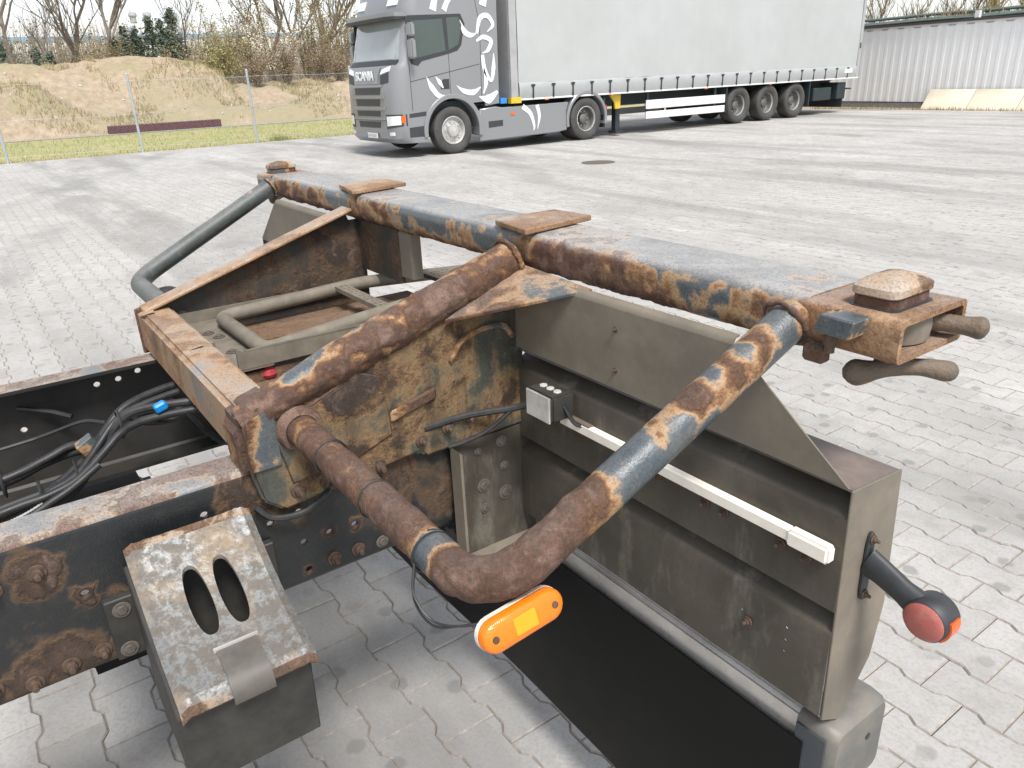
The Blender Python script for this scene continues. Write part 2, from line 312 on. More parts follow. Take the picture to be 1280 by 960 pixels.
yard = sheet('paved_yard', -22.35, 26, -26, 25.0, -.012, MT['yard'], 1, 1); yard['kind'] = 'structure'

# ------------------------------------------------------------------ rusty chassis in the foreground
def rustify(me, thr=.5, amp=.0012, scale=7., seed=0, bias=None, pit=1.):
    """per-vertex rust mask + matching relief"""
    off = Vector((seed * 3.17, seed * 1.3, seed * 7.7)); vals = []; nv = []
    for vt in me.vertices:
        p = vt.co + off
        a = noise.fractal(p * scale, 1.0, 2.0, 4) * .62 + noise.fractal(p * scale * 3.1, 1., 2., 3) * .48 + noise.noise(p * scale * 9) * .16
        bb_ = bias(vt.co, vt.normal) if bias else 0
        bb_, am = bb_ if isinstance(bb_, tuple) else (bb_, 1.)
        f = .5 + a * .55 * am + (.5 - thr) + bb_
        f = max(0, min(1, f)); k = sst(.5, .72, f)
        q1 = noise.fractal(p * 34, .9, 2.1, 4); ter = math.floor(q1 * 3.2) / 3.2 * .75 + q1 * .25          # layered flakes
        h = k * (.75 * ter + .40 * noise.noise(p * 120) + .35) - sst(.46, .54, f) * .25 * pit
        vals.append(f); nv.append(vt.co + vt.normal * amp * h)
    at = me.attributes.new('rust', 'FLOAT', 'POINT'); at.data.foreach_set('value', vals)
    for vt, c in zip(me.vertices, nv): vt.co = c
    me.update(); return me
def sweep_x(prof, xs, cap=True):      # profile (y,z) loop swept along X
    M = MB(); n = len(prof)
    M.v = [(x, y, z) for x in xs for y, z in prof]
    M.f = [(i * n + k, i * n + (k + 1) % n, (i + 1) * n + (k + 1) % n, (i + 1) * n + k) for i in range(len(xs) - 1) for k in range(n)]
    if cap: M.f += [tuple(range(n))[::-1], tuple(range((len(xs) - 1) * n, len(xs) * n))]
    return M
def dense(loop, step):
    out = []
    for a, b in zip(loop, loop[1:] + loop[:1]):
        L = math.dist(a, b); k = max(1, int(L / step + .5))
        out += [(lerp(a[0], b[0], i / k), lerp(a[1], b[1], i / k)) for i in range(k)]
    return out
def cut(me, cutters):
    """boolean-subtract a mesh builder from a mesh"""
    a = bpy.data.objects.new('tmp', me); b = bpy.data.objects.new('tmp2', cutters.mesh('c', smooth=0)); C.objects.link(a); C.objects.link(b)
    md = a.modifiers.new('b', 'BOOLEAN'); md.operation = 'DIFFERENCE'; md.object = b; md.solver = 'EXACT'
    dg = bpy.context.evaluated_depsgraph_get(); dg.update()
    r = bpy.data.meshes.new_from_object(a.evaluated_get(dg)); bpy.data.objects.remove(a); bpy.data.objects.remove(b)
    r.polygons.foreach_set('use_smooth', [True] * len(r.polygons)); r.set_sharp_from_angle(angle=R(35)); return r

ch = thing('truck_chassis', 'rusty flatbed truck chassis rear end with cross beam, corner locks and bent pipe braces', 'truck chassis', (0, -2.2, 0))

# --- frame rails (C channels)
def rail(sx, holes, topmat, mat, name):
    z0, z1, t, fl, r = .722, .995, .008, .078, .016
    o, i_ = .40, .40 - t
    pr = []
    for k in range(5): a = R(90 * k / 4); pr.append((o - r + r * math.sin(a), z1 - r + r * math.cos(a)))
    for k in range(5): a = R(90 * k / 4); pr.append((o - r + r * math.cos(a), z0 + r - r * math.sin(a)))
    pr += [(o - fl, z0), (o - fl, z0 + t)]
    pr += [(i_ - .006, z0 + t), (i_, z0 + t + .006), (i_, z1 - t - .006), (i_ - .006, z1 - t), (o - fl, z1 - t), (o - fl, z1)]
    M = MB().prism([(sx * x, z) for x, z in pr], 1, -4.2, -.10)
    me = M.mesh('frame_rail', smooth=40)
    cu = MB()
    for (y, z, rr) in holes: cu.cyl((sx * .36, y, z), (sx * .44, y, z), rr, 14)
    me = cut(me, cu); me.materials.clear(); me.materials.append(mat); me.materials.append(topmat)
    for p in me.polygons:
        if p.center.z > z1 - .012 and p.normal.z > .25: p.material_index = 1
    return obj(name, me, None, ch)
nh = [(-.645, .877), (-.592, .881), (-.591, .815), (-.54, .816), (-.489, .813), (-.59, .753), (-.43, .868), (-.948, .87), (-.897, .765), (-.905, .782), (-.75, .937), (-.70, .925), (-1.15, .86), (-1.2, .8)]
near_rail = rail(1, [(y, z, .0068) for y, z in nh], MT['rail_top'], MT['rail'], 'frame_rail')
far_rail = rail(-1, [(y, z, .0075) for y, z in ((-.701, .955), (-.601, .84), (-.97, .873), (-.748, .945), (-.797, .943), (-.88, .80), (-1.1, .9))], MT['rail_top'], MT['far_rail'], 'frame_rail')
# --- hex bolt mesh pointing +X
def bolt_mesh(name, r=.0115, L=.012, stud=.012, washer=True):
    M = MB()
    if washer: M.cyl((0, 0, 0), (.003, 0, 0), r * 1.55, 16)
    M.cyl((.002, 0, 0), (L, 0, 0), r, 6)
    if stud: M.cyl((L - .001, 0, 0), (L + stud, 0, 0), r * .55, 10)
    return M.mesh(name, bevel=.0012)
BOLT = bolt_mesh('bolt'); BOLT.materials.append(MT['bolt'])
BOLTS = bolt_mesh('bolt_small', .006, .007, .006); BOLTS.materials.append(MT['bolt'])
NUT = bolt_mesh('flat_bolt', .009, .006, 0); NUT.materials.append(MT['bolt_grey'])
RING = MB().lathe([(.0072, 0), (.0080, .0015), (.0115, .0015), (.0125, 0)], 0, (0, 0, 0), 16).mesh('washer'); RING.materials.append(MT['plate_dark'])
for y, z in ((-1.0, .934), (-1.06, .927), (-.995, .752), (-.947, .756), (-1.048, .745), (-.539, .757), (-.489, .756), (-1.10, .76)):
    obj('bolt', BOLT, None, near_rail, (.4003, y, z), (rng.uniform(0, 3), 0, 0)).scale = (.85, .8, .8)
for y, z in ((-.948, .87), (-.897, .765), (-.54, .816), (-.489, .813), (-.59, .753)):
    obj('washer', RING, None, near_rail, (.4002, y, z))
for y, z in ((-.437, .752), (-.39, .80), (-.36, .77)): obj('flat_bolt', NUT, None, near_rail, (.4003, y, z))
# --- gusset plates over the rails
gp = MB().prism([(-.665, .985), (-.668, 1.085), (-.645, 1.115), (-.10, 1.262), (-.085, 1.25), (-.085, .918), (-.33, .915), (-.345, .93), (-.62, .905), (-.655, .935)], 0, .4005, .422)
gus = obj('gusset_plate', gp.mesh('gusset_plate', bevel=.006, seg=2), MT['plate_near'], ch)
MB().prism([(-.62, 1.06), (-.452, 1.128), (-.408, 1.108), (-.40, .99), (-.47, .965), (-.60, .955)], 0, .421, .427).build('doubler_plate', MT['plate_near'], gus, bevel=.0025)
MB().prism([(-.40, 1.035), (-.30, 1.06), (-.30, 1.035), (-.40, 1.012)], 0, .421, .429).build('weld_strip', MT['plate'], gus, bevel=.004)
q = bez([(.423, -.262, 1.10), (.425, -.235, 1.135), (.425, -.19, 1.15), (.425, -.14, 1.148), (.425, -.115, 1.12)], 8)
MB().tube(q, .006, 6).build('weld_bead', MT['plate'], gus)
q = [Vector((.4235, -.62 + .006 * i, 1.062 + .0155 * i * .155)) + Vector((0, 0, rng.uniform(-.001, .001))) for i in range(28)]
MB().tube(q, .0035, 6, True, [rng.uniform(.003, .0045) for _ in q]).build('weld_bead', MT['plate'], gus)
for y, z in ((-.592, .938), (-.536, .934), (-.434, .932)): obj('bolt', BOLT, None, gus, (.422, y, z), (rng.uniform(0, 3), 0, 0)).scale = (1.1, .85, .85)
# sloped rolled tube on top of the near gusset
path = resample([Vector((.396, -.664, 1.083)), Vector((.402, -.60, 1.108)), Vector((.402, -.09, 1.272))], .0045)
rad = [.027 + .010 * sst(0, 45, i) + .0025 * noise.noise(Vector((i * .05, 0, 0))) for i in range(len(path))]
M = MB().tube(path, .037, 60, True, rad)
me = rustify(M.mesh('edge_tube', smooth=60), thr=.36, amp=.0042, scale=8, seed=2, bias=lambda p, n: .10 * n.x - .10 * sst(.5, 1, n.z) * (1 if p.y > -.5 else 2))
obj('edge_tube', me, MT['rust_a'], gus)
# far gusset with flat flange
fg = MB().prism([(-.66, .99), (-.66, 1.10), (-.095, 1.277), (-.085, 1.247), (-.045, 1.247), (-.045, .92), (-.66, .92)], 0, -.412, -.4005)
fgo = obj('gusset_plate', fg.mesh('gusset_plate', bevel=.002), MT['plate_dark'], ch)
ang = math.atan2(1.283 - 1.108, -.088 + .655)
MB().box((-.397, -.372, 1.192), (.064, .60, .010), Matrix.Rotation(ang, 3, 'X')).build('edge_flange', MT['orange'], fgo, bevel=.003)
# front cross member between the gussets
M = MB().bb(-.425, .398, -.669, -.590, .997, 1.103)
xm = obj('front_cross_member', M.mesh('front_cross_member', bevel=.010, seg=3), MT['orange'], ch)
MB().prism([(-.672, .985), (-.672, 1.10), (-.60, 1.12), (-.60, .985)], 0, -.436, -.4255).build('end_plate', MT['plate'], xm, bevel=.002)
MB().prism([(-.678, .985), (-.682, 1.085), (-.664, 1.1065), (-.60, 1.125), (-.60, .985)], 0, .335, .4275).build('corner_wrap', MT['wrap'], xm, bevel=.014, seg=4)
# lifted paint flakes on the member
for (x0, y0, s) in ((-.02, -.63, .05), (-.36, -.655, .035)):
    f_ = MB(); n_ = 9
    vs = [(x0 + s * 1.1 * (i / n_ - .5), y0 + .03 * (j - .5) + .006 * noise.noise(Vector((i * .7, j, x0 * 9))), 1.1036 + (.004 if j else .0002) * (.4 + abs(math.sin(i * 1.3)))) for j in (0, 1) for i in range(n_ + 1)]
    f_.add(vs, [(i, i + 1, n_ + 2 + i, n_ + 1 + i) for i in range(n_)]); f_.build('paint_flake', MT['orange'], xm)

# --- rear cross beam
WY, ZT, ZB = .078, 1.321, 1.249
prof = dense([(y, z + (ZT + ZB) / 2) for y, z in rrect(WY * 2, ZT - ZB, .023, 6)], .005)
xs = [lerp(-1.05, 1.05, i / 420) for i in range(421)]
def beam_bias(p, n):
    b = .16 * sst(.2, -.9, n.z) - .20 * sst(.5, 1, n.z)                 # worst along the lower front edge
    b += .10 * sst(1.305, 1.255, p.z)
    b += .20 * math.exp(-((p.x - .56) / .10) ** 2) + .16 * math.exp(-((p.x + .95) / .13) ** 2) + .12 * math.exp(-((p.x - 1.02) / .05) ** 2)
    b -= .14 * math.exp(-((p.x - .02) / .22) ** 2) + .06 * math.exp(-((p.x - .47) / .04) ** 2)
    return b
me = rustify(sweep_x(prof, xs).mesh('cross_beam', smooth=50), thr=.545, amp=.0040, scale=6.5, seed=5, bias=beam_bias)
beam = obj('cross_beam', me, MT['rust_beam'], ch)
for pts in ([(.305, -.055), (.318, -.072), (.455, -.095), (.428, .095), (.312, .09)], [(-.50, -.060), (-.335, -.093), (-.375, .093), (-.52, .096)]):
    MB().prism(pts, 2, 1.3235, 1.3345).build('top_pad', MT['orange'], beam, bevel=.002)
# lock housings: open rectangular tubes
def housing(sx):
    a, b = 1.042, 1.184
    out = [(y, z + 1.2905) for y, z in rrect(.158, .056, .010, 4)]; inn = [(y, z + 1.2905) for y, z in rrect(.142, .040, .006, 4)]
    n = len(out); M = MB()
    M.v = [(sx * x, y, z) for x, L in ((a, out), (b, out), (b - .0, inn), (a + .01, inn)) for y, z in L]
    M.f = [(r_ * n + k, r_ * n + (k + 1) % n, (r_ + 1) * n + (k + 1) % n, (r_ + 1) * n + k) for r_ in range(3) for k in range(n)] + [tuple(range(3 * n, 4 * n))]
    h = obj('lock_housing', M.mesh('lock_housing', smooth=40), MT['orange'], beam)
    # twist lock: collar, head, shaft block
    t = MB()
    for z, sx_, sy_ in ((1.296, .040, .054), (1.322, .041, .056), (1.331, .040, .054)): pass
    def lay(z, hx, hy, r_): return [(sx * 1.128 + x, -.006 + y, z) for x, y in rrect(hx * 2, hy * 2, r_, 3)]
    def loft(layers):
        n2 = len(layers[0]); T = MB(); T.v = [p for L in layers for p in L]
        T.f = [(i * n2 + k, i * n2 + (k + 1) % n2, (i + 1) * n2 + (k + 1) % n2, (i + 1) * n2 + k) for i in range(len(layers) - 1) for k in range(n2)] + [tuple(range(n2))[::-1], tuple(range((len(layers) - 1) * n2, len(layers) * n2))]
        return T
    loft([lay(1.3175, .0335, .0495, .013), lay(1.3196, .0335, .0495, .013)]).build('lock_recess', MT['rubber'], beam)
    loft([lay(1.300, .029, .045, .011), lay(1.331, .029, .045, .011), lay(1.333, .026, .042, .010)]).build('lock_collar', MT['plate'], beam)
    loft([lay(1.333, .030, .046, .011), lay(1.335, .032, .048, .012), lay(1.344, .032, .047, .012), lay(1.352, .024, .036, .012), lay(1.357, .008, .014, .006)]).build('lock_head', MT['lockhead'], beam)
    b1 = MB().lathe([(.0, 1.273), (.050, 1.273), (.052, 1.29), (.050, 1.307), (0, 1.307)], 2, (sx * 1.125, 0, 0), 28); b1.build('lock_body', MT['ladder'], beam)
    MB().tube(bez([(sx * 1.15, .038, 1.291), (sx * 1.175, .045, 1.290), (sx * 1.20, .054, 1.289), (sx * 1.214, .060, 1.288), (sx * 1.222, .064, 1.287)], 4), .013, 12, True, [.015 - .003 * math.sin(math.pi * min(1, i / 11)) if i < 13 else [.014, .012, .009, .004][i - 13] for i in range(17)]).build('lock_handle', MT['cast'], beam)
    lv_ = bez([(sx * 1.108, -.062, 1.228), (sx * 1.128, -.045, 1.231), (sx * 1.148, -.02, 1.236), (sx * 1.172, .006, 1.237), (sx * 1.192, .026, 1.233), (sx * 1.205, .040, 1.230)], 5)
    M = MB().tube(lv_, .012, 12, True, [[.006, .013, .0165, .018, .0175, .016, .0145, .013, .0125, .012, .012, .012, .0115, .0115, .0115, .0115, .012, .0125, .013, .0135, .0140, .0140, .0135, .0125, .010, .004][i] for i in range(26)])
    M.build('lock_lever', MT['cast'], beam, smooth=70); MB().cyl((sx * 1.14, -.02, 1.235), (sx * 1.14, -.02, 1.264), .014, 12).build('lock_shaft', MT['cast'], beam)
    if sx > 0:
        MB().prism([(1.098, 1.318), (1.146, 1.317), (1.140, 1.292), (1.090, 1.293)], 1, -.116, -.0795).build('stop_block', MT['rust_c'], beam, bevel=.002)
        M = MB().cyl((1.108, -.100, 1.291), (1.108, -.100, 1.276), .009, 6); M.cyl((1.108, -.100, 1.278), (1.108, -.100, 1.266), .0065, 10); M.build('stop_bolt', MT['bolt'], beam)
        MB().bb(1.068, 1.100, -.10, -.08, 1.245, 1.268).build('stop_lug', MT['plate'], beam, bevel=.004)
    else:
        MB().bb(-1.10, -1.03, -.105, -.079, 1.245, 1.31).build('pipe_bracket', MT['plate'], beam, bevel=.004)
MT['lockhead'] = rust_mat('bare_worn_steel', shift=0.05, scale=12, dust_sheen=.3, gloss=.3, paint=(.42, .36, .30), stops=[(0, PAINT), (.34, (.40, .30, .215)), (.46, (.36, .235, .14)), (.6, (.24, .13, .07)), (.8, (.14, .09, .06)), (1, (.2, .14, .11))])
MT['cast'] = plain('dull_cast_steel', (.105, .086, .068), .65, var=.4, sc=22, bump=.004, dirt=(.19, .12, .075), dirtamt=.6)
MT['rust_c'] = rust_mat('worn_block_paint', shift=-.05, scale=14, off=(1, 9, 4))
housing(1); housing(-1)
# sloping triangular gusset between tube and beam
a_, b_, c_ = Vector((.424, -.082, 1.262)), Vector((.432, -.275, 1.188)), Vector((.632, -.082, 1.252))
nrm = (b_ - a_).cross(c_ - a_).normalized() * .008
MB().add([a_, b_, c_, a_ - nrm, b_ - nrm, c_ - nrm], [(0, 1, 2), (5, 4, 3), (0, 3, 4, 1), (1, 4, 5, 2), (2, 5, 3, 0)]).build('corner_gusset', MT['tri'], beam, bevel=.0015)

# --- bent pipe braces
def brace(sx, mat, thr, seed, bias, amp):
    P = resample(fillet([(sx * .40, -.574, 1.057), (sx * 1.005, -.570, 1.045), (sx * 1.035, -.07, 1.292)], .085, 14), .005)
    n = len(P); me = rustify(MB().tube(P, .0275, 44).mesh('brace_pipe', smooth=60), thr, amp, 9, seed, bias)
    return obj('brace_pipe', me, mat, ch)
def bn(p, n):
    if p.y < -.5 or p.x < .9: return .30 - .26 * math.exp(-((p.x - .475) / .022) ** 2) - .46 * math.exp(-((p.x - .895) / .022) ** 2), .45
    lo = sst(-.36, -.46, p.y); b = .36 * lo - .17 * (1 - lo)
    for yc, sz in ((-.325, .016), (-.262, .018), (-.20, .016), (-.155, .018), (-.09, .025)): b += .34 * math.exp(-((p.y - yc) / sz) ** 2) * sst(-.2, .8, n.z * .6 + n.x * .3 - n.y * .5 + .45 * math.sin(p.y * 61))
    return b, lerp(.75, .5, lo)
pipe = brace(1, MT['rust_a'], .57, 11, bn, .0032)
fpipe = brace(-1, MT['pipe_far'], .92, 3, lambda p, n: .0, .0006)
MB().lathe([(.0285, 0), (.040, .0), (.042, .006), (.038, .016), (.029, .020)], 0, (.422, -.574, 1.0563), 28).build('weld_collar', MT['plate'], pipe)
# wire wound round the pipe
def coil(x, turns, dx, r=.0287, w=.0016):
    P = []; n = int(turns * 26)
    for i in range(n):
        a = 2 * math.pi * i / 26; P.append((x + dx * i / n, -.572 + r * math.sin(a), 1.0555 - (x - .40) * .0195 + r * math.cos(a)))
    return P
for x in (.555, .715, .875): MB().tube(coil(x, 1.6, .012), .0018, 5).build('wire_wrap', MT['hose'], pipe)
P = bez([(.41, -.668, .925), (.425, -.645, .902), (.43, -.595, .895), (.425, -.545, .91), (.45, -.535, .945), (.52, -.545, 1.01), (.555, -.55, 1.035)], 8)
MB().tube(P, .0062, 8).build('cable_loop', MT['hose'], pipe)
P = bez([(.60, -.548, 1.03), (.66, -.54, 1.015), (.72, -.545, 1.025)], 8); MB().tube(P, .004, 6).build('cable_loop', MT['hose'], pipe)
for k in range(2):
    P = bez([(.885, -.60, 1.045), (.90, -.612, 1.01 - .01 * k), (.93, -.604, .985 - .008 * k), (.965, -.585, .99), (.99, -.56, 1.0)], 8)
    MB().tube(P, .0017, 5).build('lamp_wire', MT['hose'], pipe)
def weld_ring(c, ax, r, par, n=40, w=.0042):
    c = Vector(c); u, v = frame_of(ax); P = [c + (u * math.cos(2 * math.pi * i / n) + v * math.sin(2 * math.pi * i / n)) * (r + rng.uniform(-.001, .001)) for i in range(n + 1)]
    MB().tube(P, w, 6, True, [w * rng.uniform(.75, 1.3) for _ in P]).build('weld_bead', MT['plate'], par, smooth=80)
weld_ring((1.030, -.086, 1.2845), Vector((.03, .5, .247)), .033, pipe); weld_ring((-1.030, -.086, 1.2845), Vector((-.03, .5, .247)), .031, fpipe)
weld_ring((.400, -.098, 1.2695), Vector((0, .53, .168)), .040, gus, 50, .0055)
# --- amber side marker lamp
def stadium(L, W, n=10):
    pts = []
    for c0, a0 in ((L / 2 - W / 2, -90), (-L / 2 + W / 2, 90)):
        for i in range(n + 1): a = R(a0 + 180 * i / n); pts.append((c0 + W / 2 * math.cos(a), W / 2 * math.sin(a)))
    return pts
def lamp(sx, x, cy, cz):
    rot = Matrix.Rotation(R(5) , 3, 'X') @ Matrix.Rotation(R(-18) * sx, 3, 'Y')
    def loft(layers):
        n = len(layers[0]); T = MB()
        T.v = [Vector((sx * x, cy, cz)) + rot @ Vector((sx * h, p, q_)) for h, L in layers for p, q_ in L] if False else [Vector((sx * x, cy, cz)) + rot @ Vector((sx * h, p, q_)) for h, L in layers for p, q_ in L]
        m_ = len(layers); n = len(layers[0][1])
        T.f = [(i * n + k, i * n + (k + 1) % n, (i + 1) * n + (k + 1) % n, (i + 1) * n + k) for i in range(m_ - 1) for k in range(n)] + [tuple(range(n))[::-1], tuple(range((m_ - 1) * n, m_ * n))]
        return T
    L0 = loft([(-.008, stadium(.1165, .041)), (0., stadium(.1175, .042))]).build('lamp', MT['white_pl'], fpipe if sx < 0 else pipe, smooth=50)
    lens = loft([(0.0006, stadium(.117, .041)), (.010, stadium(.116, .040)), (.014, stadium(.110, .034)), (.0155, stadium(.09, .018))]).build('lens', MT['amber'], pipe if sx > 0 else fpipe, smooth=50)
    T = MB(); T.v = [Vector((sx * x, cy, cz)) + rot @ Vector((sx * h, p, q_)) for h in (.010, .0168) for p, q_ in ((-.016, -.011), (.016, -.011), (.016, .011), (-.016, .011))]
    T.f = [(4, 5, 6, 7), (0, 1, 5, 4), (1, 2, 6, 5), (2, 3, 7, 6), (3, 0, 4, 7)]; T.build('lens_window', MT['amber_in'], pipe if sx > 0 else fpipe, bevel=.001)
    for s in (-1, 1):
        T = MB().cyl((0, 0, 0), (.0025, 0, 0), .0042, 12); T.v = [Vector((sx * x, cy, cz)) + rot @ Vector((sx * (.0148 + v[0]), s * .043 + v[1], v[2])) for v in T.v]
        T.build('lens_screw', MT['bolt'], pipe if sx > 0 else fpipe)
lamp(1, 1.022, -.537, 1.014)
# black round lamp seen beyond the far brace
T = MB().lathe([(0, .035), (.02, .034), (.045, .02), (.055, 0), (.055, -.02), (0, -.02)], 2, (-.90, -.505, 1.0), 28); T.build('round_lamp_back', MT['rubber'], fpipe)
for a in (0.4, 2.2, 4.): MB().cyl((-.90 + .043 * math.cos(a), -.505 + .043 * math.sin(a), 1.015), (-.90 + .043 * math.cos(a), -.505 + .043 * math.sin(a), 1.026), .003, 8).build('lamp_screw', MT['boxwhite'], fpipe)
MB().bb(-.96, -.84, -.55, -.45, .96, .982).build('lamp_bracket', MT['rubber'], fpipe, bevel=.004)

# --- tail panel halves
PF = -.100
def tail(sx):
    prof = [(PF, 1.086), (PF + .034, 1.083), (PF + .034, 1.068), (PF + .003, 1.047), (PF, 1.042), (PF, .892), (PF + .034, .889), (PF + .034, .876), (PF + .003, .855), (PF, .850), (PF, .700), (PF + .012, .688), (PF + .05, .668)]
    th = .003
    x0, x1 = sx * .402 if sx > 0 else -.402, sx * 1.1650
    M = MB(); n = len(prof); back = [(y + th, z) for y, z in prof]; loop = prof + back[::-1]
    body = MB().prism(loop, 0, x0, x1)
    me = body.mesh('tail_panel', smooth=25)
    if sx > 0:
        cu = MB()
        for u, v_ in ((983, 785), (981, 800), (979, 814)):
            d = (RT * ((u - 640) / FPX) + DN * ((v_ - 480) / FPX) + FW); t_ = (PF - CAM.y) / d.y; p = CAM + d * t_
            cu.cyl((p.x, PF - .02, p.z), (p.x, PF + .02, p.z), .0028, 10)
        d = (RT * ((927 - 640) / FPX) + DN * ((762 - 480) / FPX) + FW); p = CAM + d * ((PF - CAM.y) / d.y); cu.cyl((p.x, PF - .02, p.z), (p.x, PF + .02, p.z), .0028, 10)
        me = cut(me, cu); me.materials.clear()
    tp = obj('tail_panel', me, MT['dustpanel'], ch)
    # upper apron with slanted end and rolled top edge
    def ap(p): return p
    top = 1.238
    poly = [(sx * .415, 1.094), (sx * .415, top), (sx * .965, top), (sx * 1.1625, 1.091)]
    a = MB().prism(poly, 1, PF - .0035, PF - .0008); a.build('apron_sheet', MT['duststrip'], tp)
    lip = [(PF - .0035, top - .001), (PF - .002, top + .006), (PF + .004, top + .011), (PF + .012, top + .012), (PF + .012, top + .009), (PF + .004, top + .008), (PF, top)]
    MB().prism(lip, 0, sx * .415, sx * .96).build('apron_lip', MT['duststrip'], tp, smooth=60)
    # end plate, lid
    poly = [(PF - .001, 1.0885), (.020, 1.080), (.036, .845), (.020, .752), (-.045, .662), (PF + .006, .690)]
    MB().prism(poly, 0, sx * 1.1640, sx * 1.1675).build('end_plate', MT['duststrip'], tp, bevel=.001)
    MB().prism([(PF + .0045, 1.0865), (.019, 1.0785), (.019, 1.0755), (PF + .0045, 1.0835)], 0, sx * .80, sx * 1.1630).build('top_ledge', MT['lid'], tp)
    return tp
tp = tail(1); tpf = tail(-1)
def pix(u, v_, ax, val):
    d = RT * ((u - 640) / FPX) + DN * ((v_ - 480) / FPX) + FW; return CAM + d * ((val - CAM[ax]) / d[ax])
for u, v_ in ((769, 412), (769, 463)):
    p = pix(u, v_, 1, PF - .004); obj('rivet', BOLTS, None, tp, (p.x, p.y + .001, p.z), (0, 0, R(-90))).scale = (.6, .6, .6)
for u, v_ in ((823, 594), (882, 628), (906, 640), (976, 679), (1008, 696), (935, 776)):
    p = pix(u, v_, 1, PF); obj('bolt', BOLTS, None, tp, (p.x, p.y - .0003, p.z), (0, 0, R(-90)))
# white cable strip, junction box
A, B = Vector((.575, PF - .008, .990)), Vector((1.158, PF - .008, .985))
st = MB().bb(.575, 1.09, PF - .016, PF - .001, .978, .998).build('cable_strip', MT['white_pl'], tp, bevel=.002)
MB().bb(1.09, 1.156, PF - .021, PF - .001, .974, 1.001).build('strip_end', MT['white_pl'], st, bevel=.004, seg=2)
MB().bb(.576, .66, PF - .0155, PF - .003, .9983, 1.000).build('strip_grime', MT['lid'], st)
jb = MB().bb(.527, .607, -.158, -.104, 1.000, 1.052).build('junction_box', MT['blackbox'], tp, bevel=.004, seg=2)
MB().bb(.530, .604, -.1625, -.1585, .998, 1.053).build('cover', MT['boxwhite'], jb, bevel=.003, seg=2)
for k in range(3): MB().cyl((.545 + .021 * k, -.130, 1.049), (.545 + .021 * k, -.130, 1.0545), .0085, 6).build('gland', MT['boxwhite'], jb, bevel=.001)
MB().tube(bez([(.53, -.125, 1.02), (.50, -.118, 1.0), (.47, -.15, .985), (.43, -.24, .98), (.418, -.33, .975)], 8), .007, 8).build('conduit', MT['hose'], jb)
MB().tube(bez([(.47, -.15, .985), (.45, -.20, .945), (.43, -.25, .925), (.42, -.28, .92)], 8), .005, 8).build('conduit', MT['hose'], jb)
MB().tube(bez([(.606, -.13, 1.03), (.625, -.122, 1.0), (.64, -.112, .993)], 6), .004, 6).build('lead', MT['hose'], jb)
# side marker arm
mk = MB()
mk.prism([(y - .042, z + .948) for y, z in stadium(.034, .0339, 8)], 0, 1.1677, 1.172)
mk.v = []; mk.f = []
mk.prism([(y, z) for y, z in [( -.042 + q_ * .34, .948 + p_) for p_, q_ in stadium(.115, .052)]], 0, 1.1678, 1.1735)
mb_ = mk.build('marker_base', MT['rubber'], tp, bevel=.002)
for dz in (-.046, .046): obj('bolt', BOLTS, None, mb_, (1.1733, -.042, .948 + dz)).scale = (.8, .8, .8)
def ellip_tube(path, ra, rb, n=18):
    T = MB(); N = len(path); path = [Vector(p) for p in path]
    for i, p in enumerate(path):
        d = (path[min(i + 1, N - 1)] - path[max(0, i - 1)]).normalized(); u = d.cross(Vector((0, 0, 1))).normalized(); v = u.cross(d)
        T.v += [p + u * ra[i] * math.cos(2 * math.pi * k / n) + v * rb[i] * math.sin(2 * math.pi * k / n) for k in range(n)]
    T.f = [(i * n + k, i * n + (k + 1) % n, (i + 1) * n + (k + 1) % n, (i + 1) * n + k) for i in range(N - 1) for k in range(n)] + [tuple(range(n))[::-1], tuple(range((N - 1) * n, N * n))]
    return T
arm = ellip_tube([(1.172, -.042, .957), (1.195, -.042, .950), (1.225, -.042, .938), (1.248, -.042, .929)], [.012, .012, .013, .016], [.024, .021, .019, .022])
mo = arm.build('marker_arm', MT['rubber'], tp, smooth=50)
hd = MB().lathe([(0, -.021), (.026, -.021), (.029, -.018), (.030, 0), (.029, .018), (.026, .021), (0, .021)], 1, (1.266, -.042, .922), 30); ho = hd.build('lamp_head', MT['rubber'], mo, smooth=50)
MB().lathe([(0, -.0265), (.018, -.0255), (.0255, -.0225), (.027, -.0205), (0, -.0205)], 1, (1.266, -.042, .922), 30).build('lens', MT['red'], mo, smooth=60)
MB().lathe([(0, .0265), (.018, .0255), (.0255, .0225), (.027, .0205), (0, .0205)], 1, (1.266, -.042, .922), 30).build('lens', MT['red'], mo, smooth=60)
T = MB(); aa = [R(-50 + 10 * k) for k in range(8)]
T.v = [(1.266 + rr * math.cos(a), -.042 + y, .922 + rr * math.sin(a)) for rr in (.0295, .0325) for y in (-.011, .011) for a in aa]
n_ = len(aa); T.f = [(2 * n_ + k, 2 * n_ + k + 1, 3 * n_ + k + 1, 3 * n_ + k) for k in range(n_ - 1)] + [(k, k + 1, 2 * n_ + k + 1, 2 * n_ + k) for k in range(n_ - 1)] + [(n_ + k, n_ + k + 1, 3 * n_ + k + 1, 3 * n_ + k) for k in range(n_ - 1)] + [(0, n_, 3 * n_, 2 * n_), (n_ - 1, 2 * n_ - 1, 4 * n_ - 1, 3 * n_ - 1)]
MT['amber2'] = plain('orange_side_lens', (.75, .12, .02), .2, var=.15, sc=60)
T.build('side_lens', MT['amber2'], mo, smooth=50)

